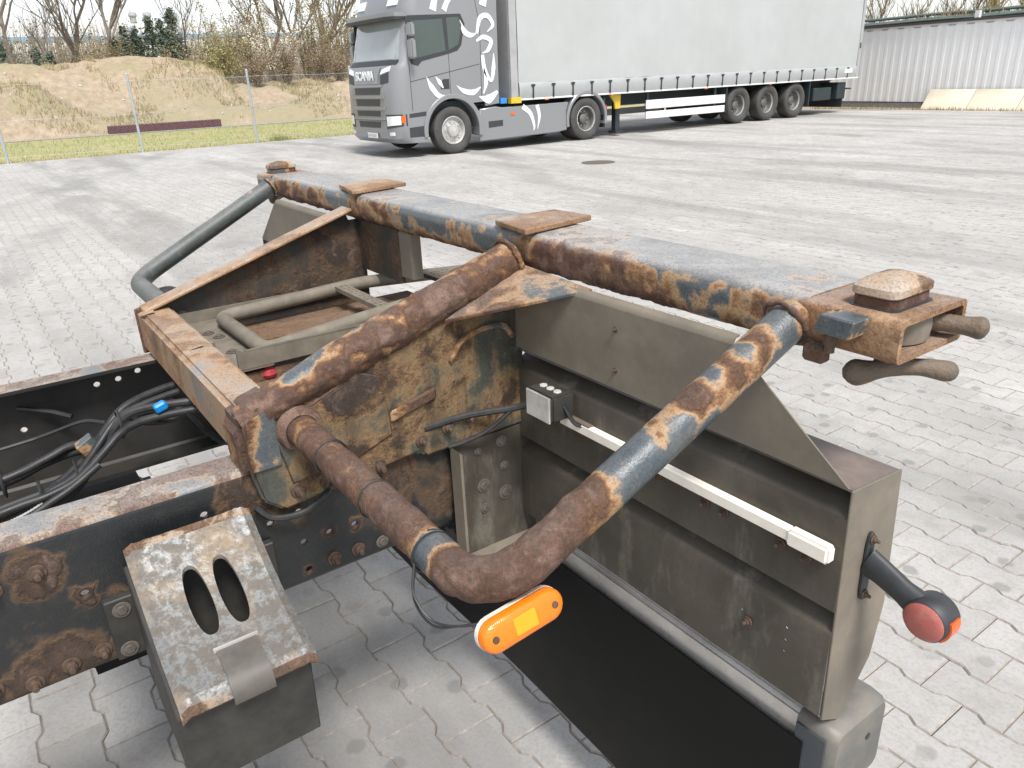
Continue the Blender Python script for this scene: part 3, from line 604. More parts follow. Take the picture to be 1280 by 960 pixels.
# --- underrun bar, end caps, flap, hangers
ub = MB().bb(-1.13, 1.13, -.072, .065, .515, .655); ubo = ub.build('underrun_bar', MT['alu'], ch, bevel=.007, seg=3)
for sx in (1, -1):
    M = MB(); L = []
    for x, s_ in ((1.118, 1.0), (1.155, 1.02), (1.178, .99), (1.186, .90)):
        L.append([(sx * x, -.003 + y * s_, .583 + z * s_) for y, z in rrect(.146, .150, .018, 4)])
    n_ = len(L[0]); M.v = [p for l in L for p in l]; M.f = [(i * n_ + k, i * n_ + (k + 1) % n_, (i + 1) * n_ + (k + 1) % n_, (i + 1) * n_ + k) for i in range(3) for k in range(n_)] + [tuple(range(n_))[::-1], tuple(range(3 * n_, 4 * n_))]
    ec = M.build('end_cap', MT['capgrey'], ubo, smooth=40)
    M = MB().bb(sx * 1.1195, sx * 1.172, -.0805, -.077, .515, .64); M.build('cap_face', MT['capdark'], ubo, bevel=.001)
    MB().cyl((sx * 1.186, .02, .60), (sx * 1.1875, .02, .60), .006, 12).build('cap_hole', MT['rubber'], ubo)
fl = MB(); nx, nz = 60, 10
fl.v = [(lerp(-1.10, 1.135, i / nx), -.080 - s * .004 + .004 * math.sin(i * .21) * (1 - j / nz), lerp(.175, .610, j / nz)) for s in (0, 1) for j in range(nz + 1) for i in range(nx + 1)]
N = (nx + 1) * (nz + 1); fl.f = [(s * N + j * (nx + 1) + i, s * N + j * (nx + 1) + i + 1, s * N + (j + 1) * (nx + 1) + i + 1, s * N + (j + 1) * (nx + 1) + i) for s in (0, 1) for j in range(nz) for i in range(nx)]
edge = [(j * (nx + 1), (j + 1) * (nx + 1)) for j in range(nz)] + [(j * (nx + 1) + nx, (j + 1) * (nx + 1) + nx) for j in range(nz)] + [(i, i + 1) for i in range(nx)] + [(nz * (nx + 1) + i, nz * (nx + 1) + i + 1) for i in range(nx)]
fl.f += [(a, b, b + N, a + N) for a, b in edge]
fl.build('spray_flap', MT['flap'], ch)
for sx in (1, -1):
    hb = MB().bb(sx * .411, sx * .417, -.272, -.062, .642, .915).build('bar_hanger', MT['dustpanel'], ch, bevel=.001)
    MB().prism([(-.275, .655), (-.275, .918), (-.269, .912), (-.269, .655)], 0, sx * .4172, sx * .455).build('hanger_flange', MT['duststrip'], hb)
    MB().prism([(-.066, .645), (-.066, .925), (-.060, .918), (-.060, .645)], 0, sx * .4172, sx * .455).build('hanger_flange', MT['duststrip'], hb)
    MB().bb(sx * .4172, sx * .455, -.268, -.067, .640, .646).build('hanger_foot', MT['duststrip'], hb)
    MB().bb(sx * .36, sx * .4105, -.27, -.066, .60, .70).build('hanger_block', MT['blackbox'], hb)
    if sx > 0:
        for y, z, s_ in ((-.20, .80, 1.5), (-.145, .83, 1.), (-.20, .745, 1.1), (-.145, .765, 1.6), (-.15, .89, 1.2), (-.21, .885, .8)):
            obj('flat_bolt', NUT, None, hb, (.4172, y, z)).scale = (.7, s_ * .8, s_ * .8)
for y in (-.34, -.28, -.23, -.18): obj('bolt', BOLTS, None, gus, (.4222, y, .955 + (y + .34) * .15), (0, 0, 0)).scale = (1.4, 1.4, 1.4)

# --- ladder tray and things between the rails
tr = MB().bb(-.385, .055, -.585, -.490, 1.0455, 1.050).build('ladder_tray', MT['ladder'], ch)
MB().prism([(-.585, 1.0505), (-.585, 1.078), (.03, 1.078), (.03, 1.0505)], 0, -.388, -.384).build('tray_side', MT['ladder'], tr)
MB().prism([(-.565, 1.0505), (-.565, 1.098), (-.545, 1.088), (.03, 1.086), (.03, 1.0505)], 0, .050, .056).build('tray_side', MT['ladder'], tr)
MB().prism([(.040, 1.0855), (.056, 1.0885), (.056, 1.0925), (.040, 1.0885)], 1, -.545, .03).build('tray_lip', MT['ladder'], tr)
MB().bb(-.20, -.14, -.578, -.560, 1.0505, 1.066).build('tray_stop', MT['ladder'], tr, bevel=.003)
for x, y in ((-.26, -.545), (-.215, -.532), (-.08, -.54)): obj('flat_bolt', NUT, None, tr, (x, y, 1.0502), (0, R(-90), 0))
for k, (x, z) in enumerate(((-.30, 1.000), (-.20, 1.010), (-.10, .998), (0.0, 1.006), (.10, .985))):
    M = MB().bb(x - .046, x + .046, -.585, .05, z, z + .03); M.build('floor_board', MT['brownboard'] if 'brownboard' in MT else MT.setdefault('brownboard', rust_mat('brown_floor_board', shift=.2, scale=6, dust_sheen=.1, stops=[(0, PAINT), (.3, (.14, .085, .05)), (.6, (.22, .125, .065)), (1, (.10, .06, .04))])), ch, bevel=.002)
MB().bb(-.400, -.152, -.060, -.050, 1.108, 1.2485).build('rear_web', MT['plate_dark'], ch)
pst = MB().bb(-.150, -.085, -.062, -.030, 1.125, 1.2485).build('rear_post', MT['duststrip'], ch, bevel=.004)
rv_ = MB().cyl((.035, -.50, .985), (.035, -.50, 1.018), .010, 10).build('valve', MT['rubber'], ch); MB().lathe([(0, 1.016), (.017, 1.016), (.020, 1.024), (.016, 1.034), (.011, 1.037), (.012, 1.046), (0, 1.048)], 2, (.035, -.50, 0), 14).build('red_cap', MT['redcap'], rv_)
# step ladder stowed in the tray
ld = thing('stowed_ladder', 'dusty tubular step ladder with perforated rungs stowed under the rusty beam', 'ladder', (-.15, -.2, 1.08))
LR = .0175
P = fillet([(-.318, .34, 1.055), (-.322, -.10, 1.086), (-.312, -.498, 1.070), (.018, -.492, 1.070), (-.02, -.10, 1.092), (-.03, .34, 1.06)], .035, 6)
MB().tube(P, LR, 16).build('side_tube', MT['ladder'], ld)
def perf_rung(y, z, wd, nrow):
    pts = [(-.306, y), (-.035, y + .01)]
    t = MB().bb(-.306, -.037, y - wd / 2, y + wd / 2, z, z + .012); me = t.mesh('rung')
    cu = MB(); me2 = me
    for i in range(11):
        for j in range(nrow): cu.cyl((-.288 + .0235 * i, y + (j - (nrow - 1) / 2) * .013 + (.0 if i % 2 else .003), z - .01), (-.288 + .0235 * i, y + (j - (nrow - 1) / 2) * .013 + (.0 if i % 2 else .003), z + .03), .0042, 8)
    me = cut(me, cu); me.materials.clear(); return obj('rung', me, MT['ladder'], ld)
perf_rung(-.172, 1.082, .034, 2); perf_rung(.125, 1.072, .085, 5)
# cable loom
def hose(pts, r, name='cable', corr=True, n=10):
    P = resample(bez(pts, 10), .0028 if corr else .01)
    MB().tube(P, r, n, True, [r * (1.0 if (i // 1) % 2 else .86) for i in range(len(P))] if corr else None).build(name, MT['hose'], loom, smooth=80 if corr else 40)
loom = MB().tube(bez([(-.05, -1.30, .80), (-.05, -1.05, .845), (-.05, -.96, .856), (-.05, -.895, .878), (-.05, -.838, .925), (-.05, -.797, .968), (-.04, -.755, .985), (0, -.66, .99), (0, -.60, .98)], 8), .009, 10).build('cable_loom', MT['hose'], ch)
hose([(-.09, -1.30, .78), (-.09, -1.05, .82), (-.08, -.95, .85), (-.075, -.885, .89), (-.08, -.83, .94), (-.10, -.78, .975), (-.13, -.70, .985), (-.15, -.60, .985)], .0095)
hose([(.0, -1.30, .82), (.0, -1.04, .862), (0., -.96, .87), (0., -.90, .888), (-.01, -.845, .925), (-.02, -.80, .955), (0, -.75, .975), (.03, -.66, .982), (.04, -.6, .98)], .009)
hose([(-.10, -1.3, .86), (-.10, -1.04, .885), (-.10, -.95, .905), (-.10, -.90, .92), (-.08, -.86, .925), (-.06, -.83, .93)], .0095)
hose([(-.13, -1.3, .84), (-.13, -1.05, .86), (-.13, -.95, .885), (-.10, -.89, .905), (-.07, -.86, .91)], .009)
hose([(-.10, -.79, .965), (-.11, -.73, .965), (-.10, -.69, .955), (-.09, -.66, .93), (-.09, -.635, .885), (-.08, -.60, .845), (-.08, -.575, .835), (-.02, -.53, .845)], .008)
hose([(-.17, -.77, .93), (-.18, -.74, .90), (-.19, -.68, .885), (-.17, -.62, .91), (-.15, -.58, .93)], .008)
hose([(-.2, -1.3, .90), (-.2, -1.0, .915), (-.19, -.93, .925), (-.16, -.86, .945), (-.12, -.82, .945)], .004, corr=False, n=6)
hose([(-.39, -.97, .93), (-.36, -.91, .915), (-.33, -.87, .90)], .006, corr=False, n=8)
hose([(.05, -1.3, .80), (.05, -1.04, .85), (.03, -.95, .872), (.02, -.91, .885), (0.0, -.86, .905)], .008)
hose([(-.39, -.64, .86), (-.35, -.62, .85), (-.28, -.6, .86)], .009, corr=False, n=8)
hose([(-.02, -1.3, .80), (-.02, -1.04, .84), (-.03, -.96, .862), (-.03, -.90, .885), (-.04, -.85, .93), (-.06, -.81, .962), (-.07, -.77, .978), (-.09, -.68, .985), (-.10, -.6, .985)], .008)
hose([(.03, -1.3, .775), (.03, -1.04, .825), (.02, -.96, .85), (0., -.90, .875), (-.05, -.85, .915)], .0085)
hose([(-.22, -.80, .90), (-.2, -.74, .915), (-.15, -.70, .93), (-.12, -.64, .95), (-.12, -.6, .96)], .007)
MB().box((.010, -.724, .999), (.020, .026, .019), Matrix.Rotation(.3, 3, 'X')).build('cable_clip', MT['blue'], ch, bevel=.004)
MB().box((-.06, -.868, .93), (.03, .036, .028), Matrix.Rotation(.5, 3, 'X')).build('cable_tag', MT['plate'], ch, bevel=.002)
MB().box((-.03, -.876, .895), (.012, .010, .010)).build('cable_marker', MT['redcap'], ch, bevel=.002)
MB().box((-.03, -.866, .891), (.012, .008, .010)).build('cable_marker', MT['boxwhite'], ch, bevel=.002)
for (x, y, z) in ((-.05, -.80, .96), (-.05, -.90, .876), (-.04, -.97, .858), (-.11, -1.03, .875)):
    MB().lathe([(.030, -.003), (.032, 0), (.030, .003)], 1, (x, y, z), 16).build('cable_tie', MT['hose'], ch)
# black tank under the rails at the front edge of the view, axle and wheels further forward
MB().bb(-.40, .10, -1.00, -.735, .47, .705).build('air_tank', MT['flap'], ch, bevel=.03, seg=3)
MB().bb(-.45, .45, -2.28, -2.12, .50, .72).build('axle_saddle', MT['far_rail'], ch, bevel=.02)
MB().cyl((-1.1, -2.2, .5), (1.1, -2.2, .5), .075, 16).build('rear_axle', MT['far_rail'], ch)
def tyre_profile(r=.495, ri=.285, wd=.29):
    h = wd / 2
    return [(ri, -h * .72), (ri + .03, -h * .86), (ri + .10, -h), (r - .06, -h), (r - .02, -h * .93), (r - .003, -h * .82), (r, -h * .55), (r, -h * .06), (r - .012, -h * .05), (r - .012, h * .05), (r, h * .06), (r, h * .55), (r - .003, h * .82), (r - .02, h * .93), (r - .06, h), (ri + .10, h), (ri + .03, h * .86), (ri, h * .72)]
MT['tyre'] = plain('dusty_tyre', (.045, .044, .042), .8, var=.2, sc=6, dirt=(.11, .105, .095), dirtamt=.5)
MT['rimd'] = plain('dull_rim', (.16, .155, .15), .5, .5, var=.2, sc=10)
MT['rim'] = plain('alloy_rim', (.6, .59, .57), .35, .6, var=.15, sc=10, dirt=(.2, .18, .16), dirtamt=.4)
TY = MB().lathe(tyre_profile(), 0, (0, 0, 0), 44, True).mesh('tyre', smooth=40); TY.materials.append(MT['tyre'])
TYW = MB().lathe(tyre_profile(.50, .285, .38), 0, (0, 0, 0), 44, True).mesh('tyre', smooth=40); TYW.materials.append(MT['tyre'])
def rim_mesh(kind):
    M = MB()
    if kind == 'steer':   # flat face with dome hub outwards (+x)
        M.lathe([(.290, .10), (.300, .13), (.285, .135), (.265, .115), (.245, .06), (.235, .055), (.20, .075), (.165, .085), (.145, .085), (.14, .12), (.12, .15), (.06, .155), (0, .157)], 0, (0, 0, 0), 40)
    else:                 # deep dish
        M.lathe([(.290, .10), (.300, .13), (.285, .135), (.268, .10), (.255, .0), (.235, -.03), (.15, -.045), (.125, -.045), (.12, .03), (.10, .045), (0, .05)], 0, (0, 0, 0), 40)
    rb, xb = (.185, .078) if kind == 'steer' else (.168, -.044)
    for k in range(10):
        a = 2 * math.pi * k / 10; M.cyl((xb, rb * math.cos(a), rb * math.sin(a)), (xb + .035, rb * math.cos(a), rb * math.sin(a)), .017, 6)
    return M.mesh('rim', smooth=35)
RIM_S, RIM_D = rim_mesh('steer'), rim_mesh('deep'); RIM_S.materials.append(MT['rim']); RIM_D.materials.append(MT['rim']); RIM_D.materials.append(MT['rimd'])
for p in RIM_D.polygons:
    r_ = math.hypot(p.center.y, p.center.z)
    if r_ < .145 or (.19 < r_ < .262): p.material_index = 1

MT['disc'] = plain('wheel_hub', (.25, .24, .23), .5, .5, var=.2, sc=10)
def wheel(parent, x, y, z, sx, kind='deep', wide=False):
    rot = (0, 0, 0) if sx > 0 else (0, 0, math.pi)
    w_ = obj('wheel', MB().cyl((-.12, 0, 0), (.02, 0, 0), .11, 20).mesh('wheel'), MT['disc'], parent, (x, y, z), rot)
    for nm, me in (('tyre', TYW if wide else TY), ('rim', RIM_S if kind == 'steer' else RIM_D)):
        o = bpy.data.objects.new(nm, me); C.objects.link(o); o.parent = w_
    return w_
for sx in (1, -1):
    wheel(ch, sx * .98, -2.2, .495, sx); wheel(ch, sx * .66, -2.2, .495, -sx)

# --- wheel chock in its holder
hd_ = MB(); hx0, hx1, hy0, hy1 = .418, .672, -.888, -.690
hd_.v = [(x, y, z) for x, y, z in ((hx0, hy0, .64), (hx0, hy1, .64), (hx1 - .01, hy1, .64), (hx1 - .01, hy0, .64), (hx0, hy0, .905), (hx0, hy1, .905), (hx1, hy1, .785), (hx1, hy0, .785))]
t_ = .012
hd_.v += [(x, y, z) for x, y, z in ((hx0 + t_, hy0 + t_, .655), (hx0 + t_, hy1 - t_, .655), (hx1 - .01 - t_, hy1 - t_, .655), (hx1 - .01 - t_, hy0 + t_, .655), (hx0 + t_, hy0 + t_, .90), (hx0 + t_, hy1 - t_, .90), (hx1 - t_, hy1 - t_, .79), (hx1 - t_, hy0 + t_, .79))]
hd_.f = [(0, 1, 2, 3), (0, 4, 5, 1), (1, 5, 6, 2), (2, 6, 7, 3), (3, 7, 4, 0), (8, 9, 10, 11), (8, 12, 13, 9), (9, 13, 14, 10), (10, 14, 15, 11), (11, 15, 12, 8)] + [(4 + i, 4 + (i + 1) % 4, 12 + (i + 1) % 4, 12 + i) for i in range(4)]
holder = hd_.build('chock_holder', MT['blackbox'], ch, bevel=.002)
MB().bb(.4008, .4178, -.93, -.65, .735, .85).build('holder_bracket', MT['blackbox'], holder, bevel=.002)
for y, z in ((-.906, .829), (-.910, .752)): obj('flat_bolt', NUT, None, holder, (.4178, y, z)).scale = (.8, 1.05, 1.05)
ck = thing('wheel_chock', 'worn zinc and rust sheet metal wheel chock with two oval slots, sitting in black holder', 'wheel chock', (.55, -.782, .655))
# curved sheet: profile along u (from rail outwards), extruded in y
U = []
for i in range(25):
    t = i / 24; x = lerp(.432, .678, t); z = .947 - .125 * t - .022 * math.sin(t * math.pi) ; U.append((x, z))
U += [(.686, .813), (.690, .806), (.691, .799)]
cy0, cy1 = -.883, -.684; NYc = 30; MC = MB()
def crz(y): 
    d = min(y - cy0, cy1 - y); return -.007 * (1 - sst(0, .012, d)) + .0016 * math.exp(-((d - .035) / .003) ** 2) + .0016 * math.exp(-((d - .012) / .003) ** 2)
for s in (0, 1):
    for (x, z) in U:
        for j in range(NYc + 1):
            y = lerp(cy0, cy1, j / NYc); MC.v.append((x - .0035 * s, y, z + crz(y) - .0045 * s))
nu = len(U); N = nu * (NYc + 1)
MC.f = [(s * N + i * (NYc + 1) + j, s * N + i * (NYc + 1) + j + 1, s * N + (i + 1) * (NYc + 1) + j + 1, s * N + (i + 1) * (NYc + 1) + j) for s in (0, 1) for i in range(nu - 1) for j in range(NYc)]
ed = [(i * (NYc + 1), (i + 1) * (NYc + 1)) for i in range(nu - 1)] + [(i * (NYc + 1) + NYc, (i + 1) * (NYc + 1) + NYc) for i in range(nu - 1)] + [(j, j + 1) for j in range(NYc)] + [((nu - 1) * (NYc + 1) + j, (nu - 1) * (NYc + 1) + j + 1) for j in range(NYc)]
MC.f += [(a, b, b + N, a + N) for a, b in ed]
cu = MB()
for yc in (-.805, -.758): 
    pts = [(x, y) for x, y in [(.540 + p_ + .0, yc + q_) for p_, q_ in [(.055 * math.cos(R(a)), .0175 * math.copysign(abs(math.sin(R(a))) ** .75, math.sin(R(a)))) for a in range(0, 360, 12)]]]; cu.prism(pts, 2, .75, 1.0)
cme = cut(MC.mesh('sheet', smooth=50), cu); cme.materials.clear()
sheet_o = obj('sheet', cme, MT['chock'], ck)
cme.materials.append(MT['chockrust'])
for p in cme.polygons:
    if p.center.x < .444 or p.center.x > .682: p.material_index = 1
def lidz(x): t = (x - .432) / .246; return .947 - .125 * t - .022 * math.sin(t * math.pi)
tg = [(x, lidz(x) + .0045) for x in (.628, .645, .662, .676)] + [(.688, .8175), (.6945, .806), (.6955, .790)]
MB().prism(tg + [(x - .0012, z - .0028) for x, z in tg[::-1]], 1, -.812, -.752).build('clip_tongue', MT['clip'], ck, smooth=50)
MB().bb(.624, .628, -.815, -.749, lidz(.626) + .001, lidz(.626) + .0075).build('clip_edge', MT['alu'], ck)
MB().bb(.47, .66, -.87, -.70, .656, .70).build('foot_plate', MT['chockrust'], ck, bevel=.004)
for y in (-.866, -.704): MB().prism([(.45, .70), (.45, .925), (.655, .80), (.655, .70)], 1, y - .002, y + .002).build('side_web', MT['chockrust'], ck)

# ------------------------------------------------------------------ parked articulated lorry
XN = -13.6; XC = XN - 1.25         # near side plane, centre line
MT['cab'] = plain('grey_cab_paint', (.235, .24, .25), .32, .2, var=.015, sc=.6, rv=.02, Coat_Weight=.4)
MT['cab_dark'] = plain('dark_cab_trim', (.035, .038, .042), .45, var=.1, sc=6)
MT['glass'] = plain('cab_glass', (.065, .085, .08), .05, var=.1, sc=2)
MT['ws'] = plain('windscreen_glass', (.30, .33, .33), .08, var=.1, sc=1.5, Coat_Weight=1.)
MT['decal'] = plain('white_decal', (.74, .75, .76), .35, var=.03, sc=5)
MT['curtain'] = plain('grey_curtain', (.41, .422, .418), .5, var=.03, sc=2, dirt=(.36, .368, .362), dirtamt=.5)
MT['curtain_band'] = plain('curtain_band', (.34, .352, .352), .5, var=.05, sc=3)
MT['trail_dark'] = plain('dark_trailer_frame', (.022, .032, .036), .6, var=.25, sc=4)
MT['trail_post'] = plain('grey_front_post', (.33, .33, .33), .5, var=.12, sc=4)
MT['yellow'] = plain('yellow_paint', (.62, .42, .03), .5, var=.12, sc=6)
MT['bluetag'] = plain('blue_tag', (.03, .20, .55), .5, var=.05, sc=6)
MT['whitepaint'] = plain('white_paint', (.70, .70, .69), .4, var=.05, sc=4, dirt=(.5, .49, .46), dirtamt=.4)
MT['lampglass'] = plain('clear_lamp', (.75, .77, .78), .12, var=.1, sc=20, Coat_Weight=1.)
tra = thing('truck_tractor', 'grey metallic lorry tractor with white swirl decals coupled to a long curtain trailer', 'lorry', (XC, 8.3, 0))
FR = [(6.98, .30), (6.87, .40), (6.845, .62), (6.84, .95), (6.85, 1.35), (6.88, 1.72), (6.93, 1.86), (7.01, 1.93), (7.23, 2.74), (7.21, 2.84), (7.25, 3.02), (7.40, 3.35), (7.65, 3.66), (8.0, 3.83), (8.5, 3.9), (9.18, 3.92)]
def yf(z):
    for (y0, z0), (y1, z1) in zip(FR, FR[1:]):
        if z0 <= z <= z1: return lerp(y0, y1, (z - z0) / (z1 - z0))
    return FR[0][0] if z < FR[0][1] else FR[-1][0]
def dcorner(lat, rr=.30):
    e = max(0, abs(lat) - (1.25 - rr)); return rr - math.sqrt(max(0, rr * rr - e * e)) + .07 * (lat / 1.25) ** 2
arch = [(8.285 + .69 * math.cos(R(a)), .49 + .69 * math.sin(R(a))) for a in range(52, 196, 9)]
poly = FR + [(9.21, 3.85), (9.21, 1.06)] + [(8.9, 1.045)] + arch + [(7.60, .30)]
lats = [-1.25, -1.245, -1.225, -1.19, -1.13, -1.05, -.95, -.7, -.35, 0, .35, .7, .95, 1.05, 1.13, 1.19, 1.225, 1.245, 1.25]
M = MB(); n = len(poly)
for la in lats:
    for i, (y, z) in enumerate(poly):
        dy = dcorner(la) * (1 - sst(7.35, 8.6, y)) if i < len(FR) else 0
        dz = -.10 * sst(1.10, 1.25, abs(la)) * sst(3.5, 3.9, z)
        M.v.append((XC + la, y + dy, z + dz))
M.f = [(i * n + k, i * n + (k + 1) % n, (i + 1) * n + (k + 1) % n, (i + 1) * n + k) for i in range(len(lats) - 1) for k in range(n)] + [tuple(range(n))[::-1], tuple(range((len(lats) - 1) * n, len(lats) * n))]
cab = M.build('cab', MT['cab'], tra, smooth=32)
def front_patch(name, mat, pts, off=.012, parent=cab, nx=8):
    """pts: quad-ish outline as two polylines: list of (lat, z) left side bottom->top and right side bottom->top"""
    L_, R_ = pts; T = MB(); nz = len(L_)
    for (a, b) in zip(L_, R_):
        for i in range(nx + 1):
            la, z = lerp(a[0], b[0], i / nx), lerp(a[1], b[1], i / nx)
            T.v.append((XC + la, yf(z) + dcorner(la) * (1 - sst(7.35, 8.6, yf(z))) - off, z))
    N = len(T.v); T.v += [(x, y + off + .03, z) for x, y, z in T.v]
    T.f = [(j * (nx + 1) + i, j * (nx + 1) + i + 1, (j + 1) * (nx + 1) + i + 1, (j + 1) * (nx + 1) + i) for j in range(nz - 1) for i in range(nx)]
    ed = [(i, i + 1) for i in range(nx)] + [((nz - 1) * (nx + 1) + i, (nz - 1) * (nx + 1) + i + 1) for i in range(nx)] + [(j * (nx + 1), (j + 1) * (nx + 1)) for j in range(nz - 1)] + [(j * (nx + 1) + nx, (j + 1) * (nx + 1) + nx) for j in range(nz - 1)]
    T.f += [(a, b, b + N, a + N) for a, b in ed]
    return T.build(name, mat, parent, smooth=40)
front_patch('windscreen', MT['ws'], ([(-1.10, 1.99), (-1.09, 2.2), (-1.07, 2.45), (-1.05, 2.70)], [(1.10, 1.99), (1.09, 2.2), (1.07, 2.45), (1.05, 2.70)]), .008, nx=14)
front_patch('windscreen_cowl', MT['cab_dark'], ([(-1.12, 1.88), (-1.12, 1.975)], [(1.12, 1.88), (1.12, 1.975)]), .014, nx=14)
front_patch('sun_visor', MT['cab_dark'], ([(-1.17, 2.735), (-1.17, 2.79)], [(1.17, 2.735), (1.17, 2.79)]), .30, nx=14)
front_patch('visor_top', MT['cab'], ([(-1.16, 2.792), (-1.16, 2.87)], [(1.16, 2.792), (1.16, 2.87)]), .27, nx=14)
for z0, z1, h in ((1.30, 1.44, .62), (1.07, 1.21, .58), (.86, .97, .56), (.62, .75, .52)):
    front_patch('grille_slot', MT['cab_dark'], ([(-h, z0), (-h - .03, z1)], [(h, z0), (h + .03, z1)]), .004)
for z0, z1, h in ((1.225, 1.285, .80), (.995, 1.055, .80), (.785, .835, .78), (1.455, 1.50, .72)):
    front_patch('grille_bar', MT['cab'], ([(-h, z0), (-h, z1)], [(h, z0), (h, z1)]), .035)
for s in (-1, 1):
    front_patch('upper_lamp', MT['lampglass'], ([(s * .66, 1.70), (s * .70, 1.80)], [(s * 1.0, 1.76), (s * 1.02, 1.86)]), .012)
    front_patch('air_inlet', MT['cab_dark'], ([(s * .66, 1.50), (s * .66, 1.68)], [(s * .98, 1.54), (s * .99, 1.74)]), .006)
    front_patch('headlight_housing', MT['cab_dark'], ([(s * .80, .60), (s * .80, .90)], [(s * 1.243, .66), (s * 1.243, .90)]), .006, nx=10)
    front_patch('headlight', MT['lampglass'], ([(s * .84, .66), (s * .84, .86)], [(s * 1.19, .69), (s * 1.19, .87)]), .014, nx=10)
    front_patch('indicator', MT['amber2'], ([(s * 1.20, .72), (s * 1.20, .87)], [(s * 1.232, .73), (s * 1.232, .87)]), .016, nx=6)
    front_patch('fog_lamp', MT['lampglass'], ([(s * .88, .46), (s * .88, .53)], [(s * 1.05, .47), (s * 1.05, .54)]), .010)
    front_patch('roof_lamp', MT['lampglass'], ([(s * .55, 3.02), (s * .55, 3.20)], [(s * .95, 3.02), (s * .95, 3.20)]), .02)
front_patch('bumper_line', MT['cab_dark'], ([(-1.1, .772), (-1.1, .782)], [(1.1, .772), (1.1, .782)]), .004, nx=14)
pl_ = MB().bb(XC - .14, XC + .38, 6.822, 6.84, .40, .51).build('number_plate', MT['whitepaint'], cab, bevel=.004)
MB().bb(XC - .14, XC - .095, 6.819, 6.8215, .402, .508).build('plate_band', MT['bluetag'], pl_)
for k in range(6): MB().bb(XC - .06 + .07 * k, XC - .025 + .07 * k, 6.819, 6.8215, .43, .48).build('plate_mark', MT['curtain_band'], pl_)
front_patch('badge_panel', MT['cab'], ([(-.58, 1.515), (-.60, 1.70), (-.66, 1.83)], [(.58, 1.515), (.60, 1.70), (.66, 1.83)]), .03)
tc = bpy.data.curves.new('badge', 'FONT'); tc.body = 'SCANIA'; tc.size = .25; tc.align_x = 'CENTER'; tc.extrude = .008; tc.offset = .008
to = bpy.data.objects.new('t', tc); C.objects.link(to); dg = bpy.context.evaluated_depsgraph_get(); dg.update()
tme = bpy.data.meshes.new_from_object(to.evaluated_get(dg)); bpy.data.objects.remove(to)
lo = obj('badge_lettering', tme, MT['decal'], None, (XC, 6.832, 1.60), (R(90), 0, 0)); attach(lo, cab)
